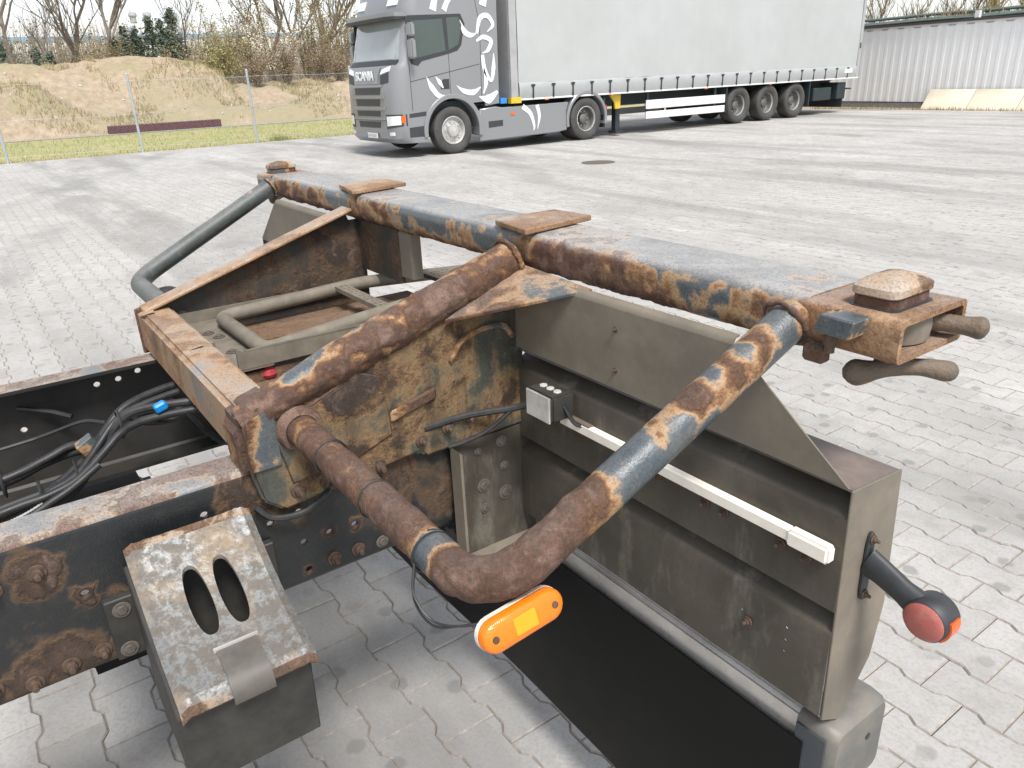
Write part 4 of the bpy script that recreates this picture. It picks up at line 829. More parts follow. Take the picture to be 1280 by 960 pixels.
# side details: flat shapes proud of a side plane at x = XN (near) or XN-2.5 (far)
def side(name, mat, pts, parent, h0=.0, h1=.006, far=False, bevel=0):
    a, b = (XN + h0 - .01, XN + h1) if not far else (XN - 2.5 - h0 + .01, XN - 2.5 - h1)
    return MB().prism(pts, 0, a, b).build(name, mat, parent, bevel=bevel)
for far in (False, True):
    wp = side('window_surround', MT['cab_dark'], [(7.34, 1.88), (7.28, 2.74), (7.34, 2.80), (8.62, 2.84), (8.72, 2.64), (8.60, 2.22), (8.50, 2.12), (8.27, 2.06), (7.6, 1.93), (7.5, 1.84)], cab, far=far)
    side('window_pane', MT['glass'], [(7.42, 1.98), (7.42, 2.70), (8.16, 2.74), (8.20, 2.12)], cab, h1=.009, far=far)
    side('rear_pane', MT['glass'], [(8.28, 2.13), (8.26, 2.76), (8.56, 2.78), (8.64, 2.62), (8.53, 2.24)], cab, h1=.009, far=far)
    side('door_seam', MT['cab_dark'], [(8.262, 1.10), (8.262, 2.07), (8.272, 2.07), (8.272, 1.10)], cab, h1=.003, far=far)
    side('door_seam', MT['cab_dark'], [(7.285, .95), (7.285, 1.9), (7.297, 1.9), (7.297, .95)], cab, h1=.003, far=far)
    side('cab_seam', MT['cab_dark'], [(9.06, 1.1), (9.10, 2.6), (8.95, 3.4), (8.96, 3.41), (9.112, 2.6), (9.072, 1.1)], cab, h1=.003, far=far)
    side('door_crease', MT['cab_dark'], [(7.30, 1.53), (9.05, 1.83), (9.05, 1.842), (7.30, 1.542)], cab, h1=.003, far=far)
    side('door_handle', MT['cab_dark'], [(8.02, 1.36), (8.02, 1.50), (8.10, 1.56), (8.24, 1.56), (8.24, 1.36)], cab, h1=.006, far=far)
    side('step_recess', MT['cab_dark'], [(7.18, .42), (7.18, .62), (7.58, .64), (7.58, .42)], cab, h1=.004, far=far)
    side('step_gap', MT['cab_dark'], [(7.2, .82), (7.2, .90), (7.62, .93), (7.60, .84)], cab, h1=.004, far=far)
    # rear side fairing
    fr = side('side_fairing', MT['cab'], [(9.16, .96), (9.16, 3.88), (9.50, 3.86), (9.58, 3.6), (9.54, 1.0)], cab, h0=-.03, h1=-.004, far=far)
    # wheel arch lips
    for cyy, r0, r1, a0, a1, par in ((8.285, .665, .765, -12, 192, cab), (12.17, .585, .665, -14, 194, cab)):
        A = [(cyy + rr * math.cos(R(a)), .49 + rr * math.sin(R(a))) for rr, rg in ((r1, range(a0, a1 + 1, 8)), (r0, range(a1 - (a1 - a0) % 8, a0 - 1, -8))) for a in rg]
        side('wheel_arch', MT['cab'], A, tra, h0=-.30, h1=.035, far=far, bevel=.012)
    sk = side('side_skirt', MT['cab'], [(8.98, .20), (9.0, .90), (9.45, .93), (9.62, .90), (11.60, .92), (11.52, .70), (11.54, .27), (11.2, .24)], tra, h0=-.05, h1=.0, far=far, bevel=.02)
    side('skirt_step', MT['cab_dark'], [(9.22, .48), (9.22, .62), (9.62, .63), (9.62, .50)], sk, h1=.004, far=far)
    side('skirt_marker', MT['amber2'], [(9.86, .72), (9.86, .78), (9.96, .78), (9.96, .72)], sk, h1=.012, far=far)
    # white decals: tapered ribbons
    def ribbon(pts, wds, par=cab, h=.008):
        P2 = [(p.x, p.y) for p in bez([Vector((a, b, 0)) for a, b in pts], 8)]; nn = len(P2); up = []; dnn = []
        for i, (a, b) in enumerate(P2):
            q0, q1 = P2[max(0, i - 1)], P2[min(nn - 1, i + 1)]; tx, ty = q1[0] - q0[0], q1[1] - q0[1]; l_ = math.hypot(tx, ty) or 1
            t = i / (nn - 1) * (len(wds) - 1); k = min(int(t), len(wds) - 2); wd = lerp(wds[k], wds[k + 1], t - k)
            up.append((a - ty / l_ * wd, b + tx / l_ * wd)); dnn.append((a + ty / l_ * wd, b - tx / l_ * wd))
        side('decal', MT['decal'], up + dnn[::-1], par, h1=h, far=far)
    ribbon([(7.68, 1.62), (7.80, 1.40), (7.98, 1.22), (8.25, 1.22)], [.002, .06, .05, .002])
    ribbon([(7.90, 1.62), (8.0, 1.50), (8.08, 1.38)], [.002, .05, .01])
    ribbon([(8.42, 1.42), (8.6, 1.30), (8.85, 1.26), (9.05, 1.36)], [.002, .05, .06, .01])
    ribbon([(8.60, 2.72), (8.70, 2.50), (8.85, 2.42), (9.0, 2.45)], [.002, .06, .05, .01])
    ribbon([(7.95, 2.9), (8.05, 3.15), (8.35, 3.35)], [.08, .06, .005]); ribbon([(8.22, 2.9), (8.35, 3.1), (8.62, 3.25)], [.06, .05, .005])
    ribbon([(9.02, 2.45), (9.12, 2.75), (9.32, 2.80), (9.45, 2.62), (9.30, 2.48)], [.03, .05, .05, .04, .005], h=.01)
    ribbon([(9.0, 2.3), (9.18, 2.38), (9.38, 2.30), (9.30, 2.12), (9.14, 2.05)], [.02, .045, .05, .04, .005], h=.01)
    ribbon([(9.14, 2.02), (9.18, 1.72), (9.34, 1.48), (9.42, 1.75), (9.44, 2.05)], [.04, .05, .03, .05, .005], h=.01)
    ribbon([(9.16, 1.75), (9.20, 1.45), (9.12, 1.22)], [.01, .05, .01], h=.01); ribbon([(9.2, 3.0), (9.3, 3.3), (9.45, 3.5)], [.09, .07, .03], h=.01)
    ribbon([(9.0, 1.16), (9.25, 1.10), (9.5, 1.25)], [.01, .10, .03], h=.01)
    ribbon([(10.2, .89), (10.42, .72), (10.52, .45), (10.50, .33)], [.06, .05, .03, .004], sk); ribbon([(10.62, .90), (10.68, .65), (10.62, .36)], [.05, .04, .004], sk)
    # mirror
    xm_ = XN + .16 if not far else XN - 2.66
    mi = MB().bb(xm_ - .10, xm_ + .10, 7.24, 7.36, 1.98, 2.36).build('mirror', MT['cab'], cab, bevel=.03, seg=2)
    MB().bb(xm_ - .10, xm_ + .10, 7.24, 7.36, 2.40, 2.66).build('mirror', MT['cab'], cab, bevel=.03, seg=2)
    MB().bb(xm_ - .06, xm_ + .06, 7.27, 7.33, 2.355, 2.41).build('mirror_arm', MT['cab_dark'], cab)
    MB().tube([(xm_, 7.3, 2.0), (XN - (2.5 if far else 0), 7.36, 1.92)], .02, 6).build('mirror_arm', MT['cab_dark'], cab)
MB().bb(XC - .5, XC + .5, 7.2, 13.1, .55, .95).build('tractor_frame', MT['trail_dark'], tra)
MB().bb(XC - 1.05, XC + 1.05, 7.75, 8.85, .5, 1.1).build('wheel_well', MT['trail_dark'], cab)
MB().bb(XC - 1.1, XC + 1.1, 9.3, 11.45, .4, .88).build('fuel_tank', MT['trail_dark'], tra, bevel=.06)
MB().bb(XN - .5, XN - .02, 12.75, 12.80, .25, .95).build('mudflap', MT['rubber'], tra)
MB().bb(XN - .10, XN - .05, 12.83, 12.9, .62, .78).build('tail_lamp', MT['redcap'], tra, bevel=.01)
for s, x in ((1, XN - .15), (-1, XN - 2.35)):
    wheel(tra, x, 8.285, .495, s, 'steer'); wheel(tra, x, 12.17, .495, s, 'deep'); 
wheel(tra, XN - .48, 12.17, .495, -1); wheel(tra, XN - 2.02, 12.17, .495, 1)
MB().cyl((XN - 2.3, 8.285, .495), (XN - .2, 8.285, .495), .07, 12).build('axle', MT['trail_dark'], tra); MB().cyl((XN - 2.3, 12.17, .495), (XN - .2, 12.17, .495), .09, 12).build('axle', MT['trail_dark'], tra)
# air hoses between cab and trailer
for k in range(2): MB().tube(bez([(XC + .3 + .1 * k, 9.25, 1.6), (XC + .32 + .1 * k, 9.6, 1.3), (XC + .3 + .1 * k, 9.84, 1.7)], 6), .02, 6).build('air_hose', MT['bluetag' if k else 'redcap'], tra)

trl = thing('curtain_trailer', 'long pale grey curtain sided semi trailer on three axles parked by the white shed', 'trailer', (XC, 19.3, 0))
T0, T1, TZ0, TZ1 = 9.88, 23.85, 1.045, 3.98
body = MB().bb(XN - 2.5, XN - .03, T0, T1, TZ0 + .02, TZ1).build('trailer_body', MT['trail_post'], trl, bevel=.01)
for far in (False, True):
    T = MB(); nx, nz = 160, 18; xo = XN + .002 if not far else XN - 2.532; sg = 1 if not far else -1
    for j in range(nz + 1):
        for i in range(nx + 1):
            y = lerp(T0 + .22, T1 - .16, i / nx); z = lerp(1.40, TZ1 - .08, j / nz)
            bulge = .012 * math.sin(math.pi * (j / nz)) + .030 * noise.noise(Vector((y * .8, z * .4, 3))) - .010 * math.exp(-(((y - T0) % 1.36 - .68) / .05) ** 2) + .004 * noise.noise(Vector((y * 4, z * .6, 9)))
            T.v.append((xo + sg * bulge, y, z))
    T.f = [(j * (nx + 1) + i, j * (nx + 1) + i + 1, (j + 1) * (nx + 1) + i + 1, (j + 1) * (nx + 1) + i) for j in range(nz) for i in range(nx)]
    cu_ = T.build('curtain', MT['curtain'], trl, smooth=180)
    T = MB(); 
    for j, (z, o_) in enumerate(((1.075, .0), (1.16, .022), (1.28, .026), (1.385, .016), (1.405, .0))):
        for i in range(nx + 1):
            y = lerp(T0 + .22, T1 - .16, i / nx); T.v.append((xo + sg * (.004 + o_ + .006 * math.sin(y * 10.1)), y, z))
    T.f = [(j * (nx + 1) + i, j * (nx + 1) + i + 1, (j + 1) * (nx + 1) + i + 1, (j + 1) * (nx + 1) + i) for j in range(4) for i in range(nx)]
    T.build('curtain_hem', MT['curtain_band'], trl, smooth=60)
    for i in range(22):
        y = T0 + .62 + .605 * i
        x_ = xo + sg * .036
        stp = MB().bb(x_ - .004, x_ + .004, y - .02, y + .02, 1.06, 1.36).build('strap', MT['trail_dark'], trl)
        MB().bb(x_ - .002, x_ + .010, y - .055, y + .055, 1.325, 1.365).build('buckle', MT['trail_dark'], stp)
    xa, xb = (XN - .02, XN + .025) if not far else (XN - 2.555, XN - 2.51)
    MB().bb(xa, xb, T0, T1, 1.025, 1.068).build('side_rail', MT['whitepaint'], trl)
    MB().bb(xa, xb, T0, T0 + .20, 1.07, TZ1).build('front_post', MT['trail_post'], trl, bevel=.01)
    MB().bb(xa, xb, T1 - .14, T1, 1.07, TZ1).build('rear_post', MT['curtain_band'], trl, bevel=.01)
    MB().bb(xa, xb, T0, T1, TZ1 - .07, TZ1 + .03).build('roof_rail', MT['trail_post'], trl)
    # side guard
    xg0, xg1 = (XN - .06, XN - .02) if not far else (XN - 2.5, XN - 2.46)
    for z0, z1 in ((.60, .82), (.355, .535)): MB().bb(xg0, xg1, 14.26, 17.38, z0, z1).build('guard_rail', MT['whitepaint'], trl, bevel=.008)
    for y in (14.35, 17.0): MB().bb(xg0 - .05, xg0 - .005, y - .04, y + .04, .36, 1.02).build('guard_post', MT['trail_dark'], trl)
    MB().bb(xg0 - .4, xg1, 17.42, 17.46, .32, 1.02).build('mudflap', MT['trail_dark'], trl)
    MB().bb(xg0 - .4, xg1, 21.32, 21.37, .30, 1.02).build('mudflap', MT['trail_dark'], trl)
    lg = MB().bb(xg0 - .35, xg0 - .20, 13.38, 13.53, .12, 1.02).build('landing_leg', MT['trail_dark'], trl); MB().bb(xg0 - .42, xg0 - .13, 13.33, 13.58, .06, .115).build('landing_foot', MT['trail_dark'], lg)
    MB().prism([(13.02, 1.02), (13.42, 1.02), (13.40, .66), (13.22, .66), (13.20, .82)], 0, xg0 - .1, xg0 - .04).build('wedge_holder', MT['yellow'], trl, bevel=.01)
    for y in (10.9, 13.0, 16.5, 19.3, 22.4): MB().bb(xa + .01 * sg, xb + .015 * sg, y - .05, y + .05, 1.0, 1.024).build('side_marker', MT['amber2'], trl)
    for y in (18.02, 19.34, 20.66): wheel(trl, XN - .21 if not far else XN - 2.29, y, .50, 1 if not far else -1, 'deep', True)
side('label_plate', MT['whitepaint'], [(23.02, 1.20), (23.02, 1.33), (23.45, 1.33), (23.45, 1.20)], trl, h1=.042)
side('rear_tag', MT['trail_dark'], [(23.73, 1.92), (23.73, 2.08), (23.80, 2.08), (23.80, 1.92)], trl, h1=.03)
side('blue_marker', MT['bluetag'], [(9.60, .98), (9.60, 1.10), (9.78, 1.10), (9.78, .98)], trl, h0=-.5, h1=-.03)
side('yellow_marker', MT['yellow'], [(9.86, .97), (9.86, 1.10), (10.15, 1.10), (10.15, .97)], trl, h0=-.1, h1=.03)
MB().bb(XC - .55, XC + .55, T0, 23.4, .72, 1.04).build('trailer_frame', MT['trail_dark'], trl)
MB().bb(XN - 2.3, XN - .2, 17.7, 21.2, 1.0, 1.04).build('axle_cover', MT['trail_dark'], trl)
for y in (18.02, 19.34, 20.66): MB().cyl((XN - 2.2, y, .5), (XN - .3, y, .5), .08, 10).build('axle', MT['trail_dark'], trl)
MB().bb(XN - .55, XN - .05, 21.62, 22.55, .42, .80).build('tool_box', MT['trail_dark'], trl, bevel=.02)
MB().bb(XN - 2.4, XN - .06, 22.9, 23.35, .42, .92).build('rear_bumper', MT['trail_dark'], trl, bevel=.02)
MB().bb(XN - 2.4, XN - .06, 23.2, 23.23, .16, .45).build('rear_flap', MT['rubber'], trl)
MB().bb(XN - .25, XN - .02, 23.36, 23.6, .70, .74).build('lamp_arm', MT['trail_dark'], trl)

# ------------------------------------------------------------------ fence, grass strip, earth mound
MT['galv'] = plain('galvanised_steel', (.46, .49, .50), .45, .5, var=.1, sc=8)
fe = thing('wire_fence', 'galvanised wire mesh fence along the grass strip at the yard edge', 'fence', (-22.3, 6, 0))
PM = MB().cyl((0, 0, -.3), (0, 0, 2.0), .035, 10).mesh('post'); PM.materials.append(MT['galv'])
CM = MB().lathe([(.037, 2.0), (.037, 2.03), (.02, 2.05), (0, 2.055)], 2, (0, 0, 0), 10).mesh('post_cap'); CM.materials.append(MT['galv'])
for k in range(-4, 8):
    y = .165 + 3.235 * k; p = obj('post', PM, None, fe, (-22.3, y, -.01)); o = bpy.data.objects.new('post_cap', CM); C.objects.link(o); o.parent = p
for z in (1.84, 1.0, .12): MB().tube([(-22.26, -13 + .5 * i, z + .01 * math.sin(i * .97)) for i in range(72)], .0045, 4).build('tension_wire', MT['galv'], fe)
T = MB()
for s in (-1, 1):
    k = -13.
    while k < 23:
        T.tube([(-22.255 + .004 * s, k, .12), (-22.255 + .004 * s, k + s * 1.72, 1.84)], .0008, 3, False); k += .085
wm = T.build('wire_mesh', MT['galv'], fe, smooth=0); wm['kind'] = 'stuff'
def terr(name, x0, x1, y0, y1, nx, ny, hf, mat):
    T = MB(); T.v = [(lerp(x0, x1, i / nx), lerp(y0, y1, j / ny), hf(lerp(x0, x1, i / nx), lerp(y0, y1, j / ny))) for j in range(ny + 1) for i in range(nx + 1)]
    T.f = [(j * (nx + 1) + i, j * (nx + 1) + i + 1, (j + 1) * (nx + 1) + i + 1, (j + 1) * (nx + 1) + i) for j in range(ny) for i in range(nx)]
    o = T.build(name, mat, None, smooth=180); o['kind'] = 'structure'; return o
def nz3(x, y, s, k=0): return noise.fractal(Vector((x * s, y * s, k)), 1., 2., 5)
def hm(x, y):
    d = -34.5 - x                                                # distance behind the mound foot
    crest = 2.75 + .28 * nz3(x, y, .35, 1) - 1.1 * sst(8.5, 13, y) + .25 * math.exp(-((y - 7) / 2) ** 2)
    f1 = .62 * sst(.2, 1.7, d) + (crest - .62) * sst(1.5, 5.5, d) if y < 11 else .62 * sst(.2, 1.7, d) + (crest - .62) * sst(3, 8, d)
    back = 1 - .65 * sst(9, 16, d)
    h = f1 * back + (.22 * nz3(x, y, .9, 4) + .03 * nz3(x, y, 3.1, 8)) * sst(.2, 2, d)
    h += 1.35 * math.exp(-(((x + 36.3) / 1.5) ** 2 + ((y - 2.0) / 1.45) ** 2)) + .25 * math.exp(-(((x + 38.5) / 1.2) ** 2 + ((y - 8.3) / 1.0) ** 2))
    h += 1.1 * math.exp(-(((x + 35.6) / 1.4) ** 2 + ((y - 15.6) / 1.7) ** 2))
    return h * sst(-.2, .5, d) - .03
terr('earth_mound', -52, -34.2, -16, 26, 150, 300, hm, MT['earth'])
MT['gravel'] = plain('grey_gravel_edge', (.30, .30, .30), .9, var=.25, sc=12, bump=.01)
gv = sheet('gravel_path', -34.7, -33.7, -16, 26, -.025, MT['gravel']); gv['kind'] = 'structure'
MT['claret'] = plain('claret_roof_sheet', (.085, .03, .035), .6, var=.3, sc=5)
tag(MB().bb(-34.75, -34.35, 4.5, 9.0, -.03, .28).build('tile_stack', MT['claret'], None, bevel=.02), 'long low stack of dark red sheets lying at the foot of the earth mound', 'stack')
# stones on the mound
MT['stone'] = plain('pale_stone', (.45, .42, .37), .85, var=.2, sc=8)
SM = []
for k in range(4):
    b = bmesh.new(); bmesh.ops.create_icosphere(b, subdivisions=1, radius=1); 
    for v in b.verts: v.co *= 1 + .35 * noise.noise(v.co * 1.3 + Vector((k * 4, 0, 0)))
    me = bpy.data.meshes.new('stone'); b.to_mesh(me); b.free(); me.materials.append(MT['stone']); SM.append(me)
for k in range(50):
    x, y = rng.uniform(-40, -34.9), rng.uniform(-1, 17); r_ = rng.uniform(.03, .09)
    o = obj('stone', SM[k % 4], None, None, (x, y, hm(x, y) + r_ * .15), (rng.uniform(0, 3), rng.uniform(0, 3), 0)); o.scale = (r_, r_ * rng.uniform(.7, 1.4), r_ * .7)
    tag(o, 'pale stone lying on the sandy earth mound', 'stone', 'stones on the earth mound')
# grass tufts (uncountable)
MT['blade'] = plain('grass_blade', (.29, .30, .11), .8, var=.35, sc=3)
MT['straw'] = plain('dry_straw', (.30, .24, .13), .9, var=.25, sc=3)
def blades(n, fn, hmin, hmax, wd):
    T = MB()
    for _ in range(n):
        x, y, z = fn(); h = rng.uniform(hmin, hmax); a = rng.uniform(0, 6.28); l_ = rng.uniform(-.4, .4) * h; l2 = rng.uniform(-.4, .4) * h
        dx, dy = wd * math.cos(a), wd * math.sin(a)
        T.add([(x - dx, y - dy, z), (x + dx, y + dy, z), (x + l_, y + l2, z + h)], [(0, 1, 2)])
    return T
def strip_fn(): return rng.uniform(-33.6, -22.4), rng.uniform(-6, 16), -.045
def edge_fn(): return rng.gauss(-22.42, .06), rng.uniform(-6, 16), -.045
o = blades(9000, strip_fn, .04, .11, .012).build('grass', MT['blade'], None, smooth=0); o['kind'] = 'stuff'
o = blades(1500, edge_fn, .04, .13, .01).build('grass', MT['straw'], None, smooth=0); o['kind'] = 'stuff'
def mound_fn():
    while True:
        x, y = rng.uniform(-42, -34.6), rng.uniform(-6, 18)
        if nz3(x, y, .35, 9) > .12: return x, y, hm(x, y) - .02
o = blades(7000, mound_fn, .06, .30, .02).build('weeds', MT['straw'], None, smooth=0); o['kind'] = 'stuff'
o = blades(3500, mound_fn, .05, .20, .02).build('weeds', MT['blade'], None, smooth=0); o['kind'] = 'stuff'
cl = blades(260, lambda: (rng.gauss(-22.9, .12), rng.gauss(7.55, .16), -.04), .08, .22, .012).build('grass_tuft', MT['blade'], None, smooth=0); cl['kind'] = 'stuff'

# ------------------------------------------------------------------ trees and shrubs
MT['bark'] = plain('grey_brown_bark', (.21, .178, .15), .9, var=.3, sc=3, bump=.01)
MT['bark_pale'] = plain('olive_bark', (.22, .18, .125), .9, var=.3, sc=3)
MT['olive'] = plain('olive_buds', (.235, .19, .085), .85, var=.35, sc=1.2, Subsurface_Weight=.0)
MT['yolive'] = plain('yellow_green_leaf', (.30, .275, .10), .85, var=.3, sc=1.2)
MT['needle'] = plain('dark_needles', (.11, .14, .10), .8, var=.35, sc=1.2)
MT['blossom'] = plain('cream_blossom', (.62, .57, .45), .8, var=.1, sc=3)
MT['tan'] = plain('dry_bramble', (.26, .195, .125), .9, var=.3, sc=1.5)
def grow(rg, base, h, spread, r0, nmain=5, lv=3, upb=.35, dens=1.):
    tr, cr = MB(), MB(); tips = []
    def br(p, d, L, r_, lev):
        n = 4 if lev < 2 else 3; P = [p]; q = Vector(p); dd = Vector(d)
        for i in range(n):
            dd = (dd + Vector((rg.gauss(0, .13), rg.gauss(0, .13), rg.gauss(0, .08) + .06 * upb))).normalized(); q = q + dd * L / n; P.append(q.copy())
        (tr if lev < 2 else cr).tube(P, r_, 6 if lev == 0 else (4 if lev == 1 else 3), False, [r_ * (1 - .62 * i / n) for i in range(n + 1)])
        if lev >= lv: tips.extend(P[1:]); return
        nc = [nmain, 6, 5, 3][min(lev, 3)]; nc = max(2, int(nc * dens + .5))
        for k in range(nc):
            t = rg.uniform(.35 if lev == 0 else .2, 1.) if k else 1.; i = min(n - 1, int(t * n)); s_ = P[i].lerp(P[i + 1], t * n - i)
            a = rg.uniform(0, 6.28); e = Vector((math.cos(a), math.sin(a), 0)) * spread
            nd = (dd * .75 + e + Vector((0, 0, upb))).normalized()
            br(s_, nd, L * rg.uniform(.45, .75), r_ * .5, lev + 1)
    br(Vector(base), Vector((rg.gauss(0, .06), rg.gauss(0, .06), 1)), h * .45, r0, 0)
    return tr, cr, tips
def leaves(T, c, s, rg, n, rad):
    for _ in range(n):
        p = Vector(c) + Vector((rg.gauss(0, rad), rg.gauss(0, rad), rg.gauss(0, rad))); a = Vector((rg.gauss(0, 1), rg.gauss(0, 1), rg.gauss(0, 1))).normalized(); u, v = frame_of(a); k = s * rg.uniform(.6, 1.3)
        T.add([p - u * k, p + v * k * .6, p + u * k, p - v * k * .6], [(0, 1, 2, 3)])
def hz(x, y): return hm(x, y) if -52 < x < -34.3 else -.04
def at(px, X):           # world point on the column of a pixel near the horizon at a given X
    d = RT * ((px - 640) / FPX) + DN * ((95 - 480) / FPX) + FW; return CAM.y + d.y * (X - CAM.x) / d.x
bare = [(28, -50, 11, .16, 'leaning bare tree with several grey trunks behind the left of the mound'), (100, -53, 13, .20, 'tall bare tree with forked trunk behind the mound'), (122, -56, 14, .2, 'tall bare tree with straight dark trunk behind the mound'),
        (75, -58, 9, .12, 'slender bare tree among dark evergreens behind the mound'), (230, -60, 9, .11, 'thin bare tree in front of the blue striped hall'), (256, -57, 10, .11, 'thin bare tree beside the dark evergreens'),
        (337, -52, 14, .22, 'tall bare tree above the blossoming shrub'), (352, -54, 14, .18, 'tall bare tree with twin upright limbs behind the blossoming shrub'), (398, -56, 14, .2, 'bare tree with dense upright limbs beside the lorry cab'), (420, -60, 13, .15, 'slim bare tree just behind the lorry windscreen'), (5, -56, 9, .12, 'low bare tree at the far end of the mound')]
for i, (px, X, h, r_, lb) in enumerate(bare):
    y = at(px, X); rg = random.Random(100 + i); b = (X, y, hz(X, y) - .2)
    t = thing('bare_tree', lb, 'tree', b, 'leafless trees behind the earth mound')
    a, c, tips = grow(rg, b, h, .55, r_, 5, 3, .45, 1.)
    a.build('trunk', MT['bark'], t); c.build('crown', MT['bark'], t)
shrubs = [(300, -47, 5.2, 'olive', 'broad olive brown budding shrub left of the blossoms', 'olive'), (322, -48, 5.8, 'olive', 'tall olive shrub behind the pale blossoms', 'olive'), (385, -46, 5.6, 'olive', 'olive brown shrub thicket beside the lorry cab', 'olive'), (412, -47, 6.0, 'olive', 'tall brown budding shrub next to the lorry windscreen', 'olive'), (430, -44, 5.0, 'olive', 'brown shrub directly beside the lorry front', 'olive'),
          (285, -44, 3.0, 'yolive', 'low yellow green shrub at the end of the mound', 'yolive'), (240, -52, 4.2, 'olive', 'olive shrub among the evergreens above the mound', 'olive'), (270, -50, 4.5, 'olive', 'olive shrub between thin bare trees', 'yolive'), (345, -43.5, 3.9, 'blossom', 'shrub covered in cream white blossom', 'blossom'),
          (360, -42, 2.6, 'tan', 'tangled dry bramble below the blossoms', 'tan'), (320, -41.5, 2.0, 'tan', 'dry tan bramble beside the fence post', 'tan'), (400, -42, 2.4, 'tan', 'dry pinkish bramble near the lorry', 'tan'), (425, -41, 1.9, 'tan', 'low dry bramble by the orange earth heap', 'tan'), (150, -51, 4., 'olive', 'dull olive shrub left of the evergreens', 'olive'), (100, -50, 3.4, 'olive', 'scrubby brown shrub below the tall bare trees', 'olive'), (20, -50, 3.6, 'olive', 'scrubby shrub at the far left of the mound', 'needle')]
for i, (px, X, h, kind, lb, mt) in enumerate(shrubs):
    y = at(px, X); rg = random.Random(300 + i); b = Vector((X, y, hz(X, y) - .15)); t = thing('shrub', lb, 'shrub', b, 'shrubs behind the earth mound')
    st_, lf = MB(), MB()
    for k in range(16):
        a = rg.uniform(0, 6.28); sp = rg.uniform(.05, .55); P = [b]; q = b.copy(); d = Vector((math.cos(a) * sp, math.sin(a) * sp, 1)).normalized(); hh = h * rg.uniform(.55, 1.0)
        for s_ in range(5):
            d = (d + Vector((rg.gauss(0, .10), rg.gauss(0, .10), 0))).normalized(); q = q + d * hh / 5; P.append(q.copy())
            for w_ in range(4 if s_ > 0 else 1):
                e = (d + Vector((rg.gauss(0, .5), rg.gauss(0, .5), rg.gauss(.1, .3)))).normalized(); L = rg.uniform(.4, .9) * h * .18
                P2 = [q, q + e * L * .5 + Vector((0, 0, rg.gauss(0, .04))), q + e * L]; st_.tube(P2, .010, 3, False, [.012, .009, .006])
                leaves(lf, P2[2], .055 if kind != 'tan' else .035, rg, 4, .12); leaves(lf, P2[1], .05, rg, 3, .12)
        st_.tube(P, .03, 4, False, [.035, .03, .024, .018, .013, .008])
    st_.build('trunk', MT['bark_pale'], t, smooth=0); lf.build('crown', MT[mt], t, smooth=0)
conif = [(150, -57, 5.0), (165, -59, 5.6), (180, -56, 5.4), (198, -58, 6.2), (212, -55, 5.8), (226, -57, 6.6), (222, -54, 5.2), (52, -55, 4.2), (8, -54, 4.6), (68, -57, 4.0)]
for i, (px, X, h) in enumerate(conif):
    y = at(px, X); rg = random.Random(500 + i); b = Vector((X, y, hz(X, y) - .1))
    t = thing('evergreen_tree', 'dark green conifer in the row of evergreens behind the mound' if i < 7 else 'low dark conifer under the bare trees behind the mound', 'tree', b, 'row of evergreens' if i < 7 else 'low evergreens')
    MB().tube([b, b + Vector((0, 0, h * .5)), b + Vector((0, 0, h))], .1, 6, True, [.11, .07, .015]).build('trunk', MT['bark'], t)
    lf = MB(); k = 0
    while k < 210:
        u = rg.random(); z = .06 + .94 * u; rr = h * .26 * (1 - z) ** .8 + .08; a = rg.uniform(0, 6.28); rr *= rg.uniform(.75, 1.15)
        tip = b + Vector((math.cos(a) * rr, math.sin(a) * rr, z * h - rr * .35)); root = b + Vector((0, 0, z * h))
        for s_ in range(4): leaves(lf, root.lerp(tip, .35 + .22 * s_), .085, rg, 4, .09)
        k += 1
    lf.build('crown', MT['needle'], t, smooth=0)
MT['twig'] = plain('pale_thicket', (.27, .225, .175), .9, var=.25, sc=.4)
T = MB(); rg = random.Random(909)
for _ in range(5200):
    px = rg.uniform(-60, 470); X = rg.uniform(-74, -60); y = at(px, X); h = rg.uniform(1.5, 6.2) * (1 + .35 * noise.noise(Vector((y * .25, X * .2, 0)))); z = rg.uniform(-.1, 1.5)
    dx, dy = rg.gauss(0, .35), rg.gauss(0, .35); w_ = rg.uniform(.012, .03)
    T.add([(X, y - w_, z), (X, y + w_, z), (X + dx * .5, y + dy * .5 + w_ * .7, z + h * .6), (X + dx * .5, y + dy * .5 - w_ * .7, z + h * .6), (X + dx, y + dy * 1.3, z + h)], [(0, 1, 2, 3), (3, 2, 4)])
    for k in range(2): leaves(T, (X + dx * .5, y + dy * .5, z + h * rg.uniform(.3, .9)), .10, rg, 1, .25)
o = T.build('thicket', MT['twig'], None, smooth=0); o['kind'] = 'stuff'
# trees behind the shed
def atY(px, Y):
    d = RT * ((px - 640) / FPX) + DN * ((30 - 480) / FPX) + FW; return CAM.x + d.x * (Y - CAM.y) / d.y
for i, (px, Y, h, lb) in enumerate(((1100, 44, 8.5, 'bare treetop behind the shed next to the trailer rear'), (1118, 47, 8.5, 'twiggy bare tree behind the shed roof by the trailer'), (1172, 46, 7.2, 'low bare tree above the middle of the shed roof'), (1205, 45, 8.0, 'brown bare tree behind the shed roof debris'), (1235, 44, 8.2, 'bushy bare tree behind the right of the shed'), (1270, 43, 8.0, 'yellowish budding tree behind the shed end'))):
    b = (atY(px, Y), Y, -.2); rg = random.Random(700 + i); t = thing('bare_tree', lb, 'tree', b, 'trees behind the shed')
    a, c, tips = grow(rg, b, h * .8, .6, .12, 5, 3, .5, 1.1); a.build('trunk', MT['bark'], t); 
    if i in (4, 5):
        for p in tips[::2]: leaves(c, p, .05, rg, 1, .08)
    c.build('crown', MT['bark_pale'] if i < 4 else MT['olive'], t)

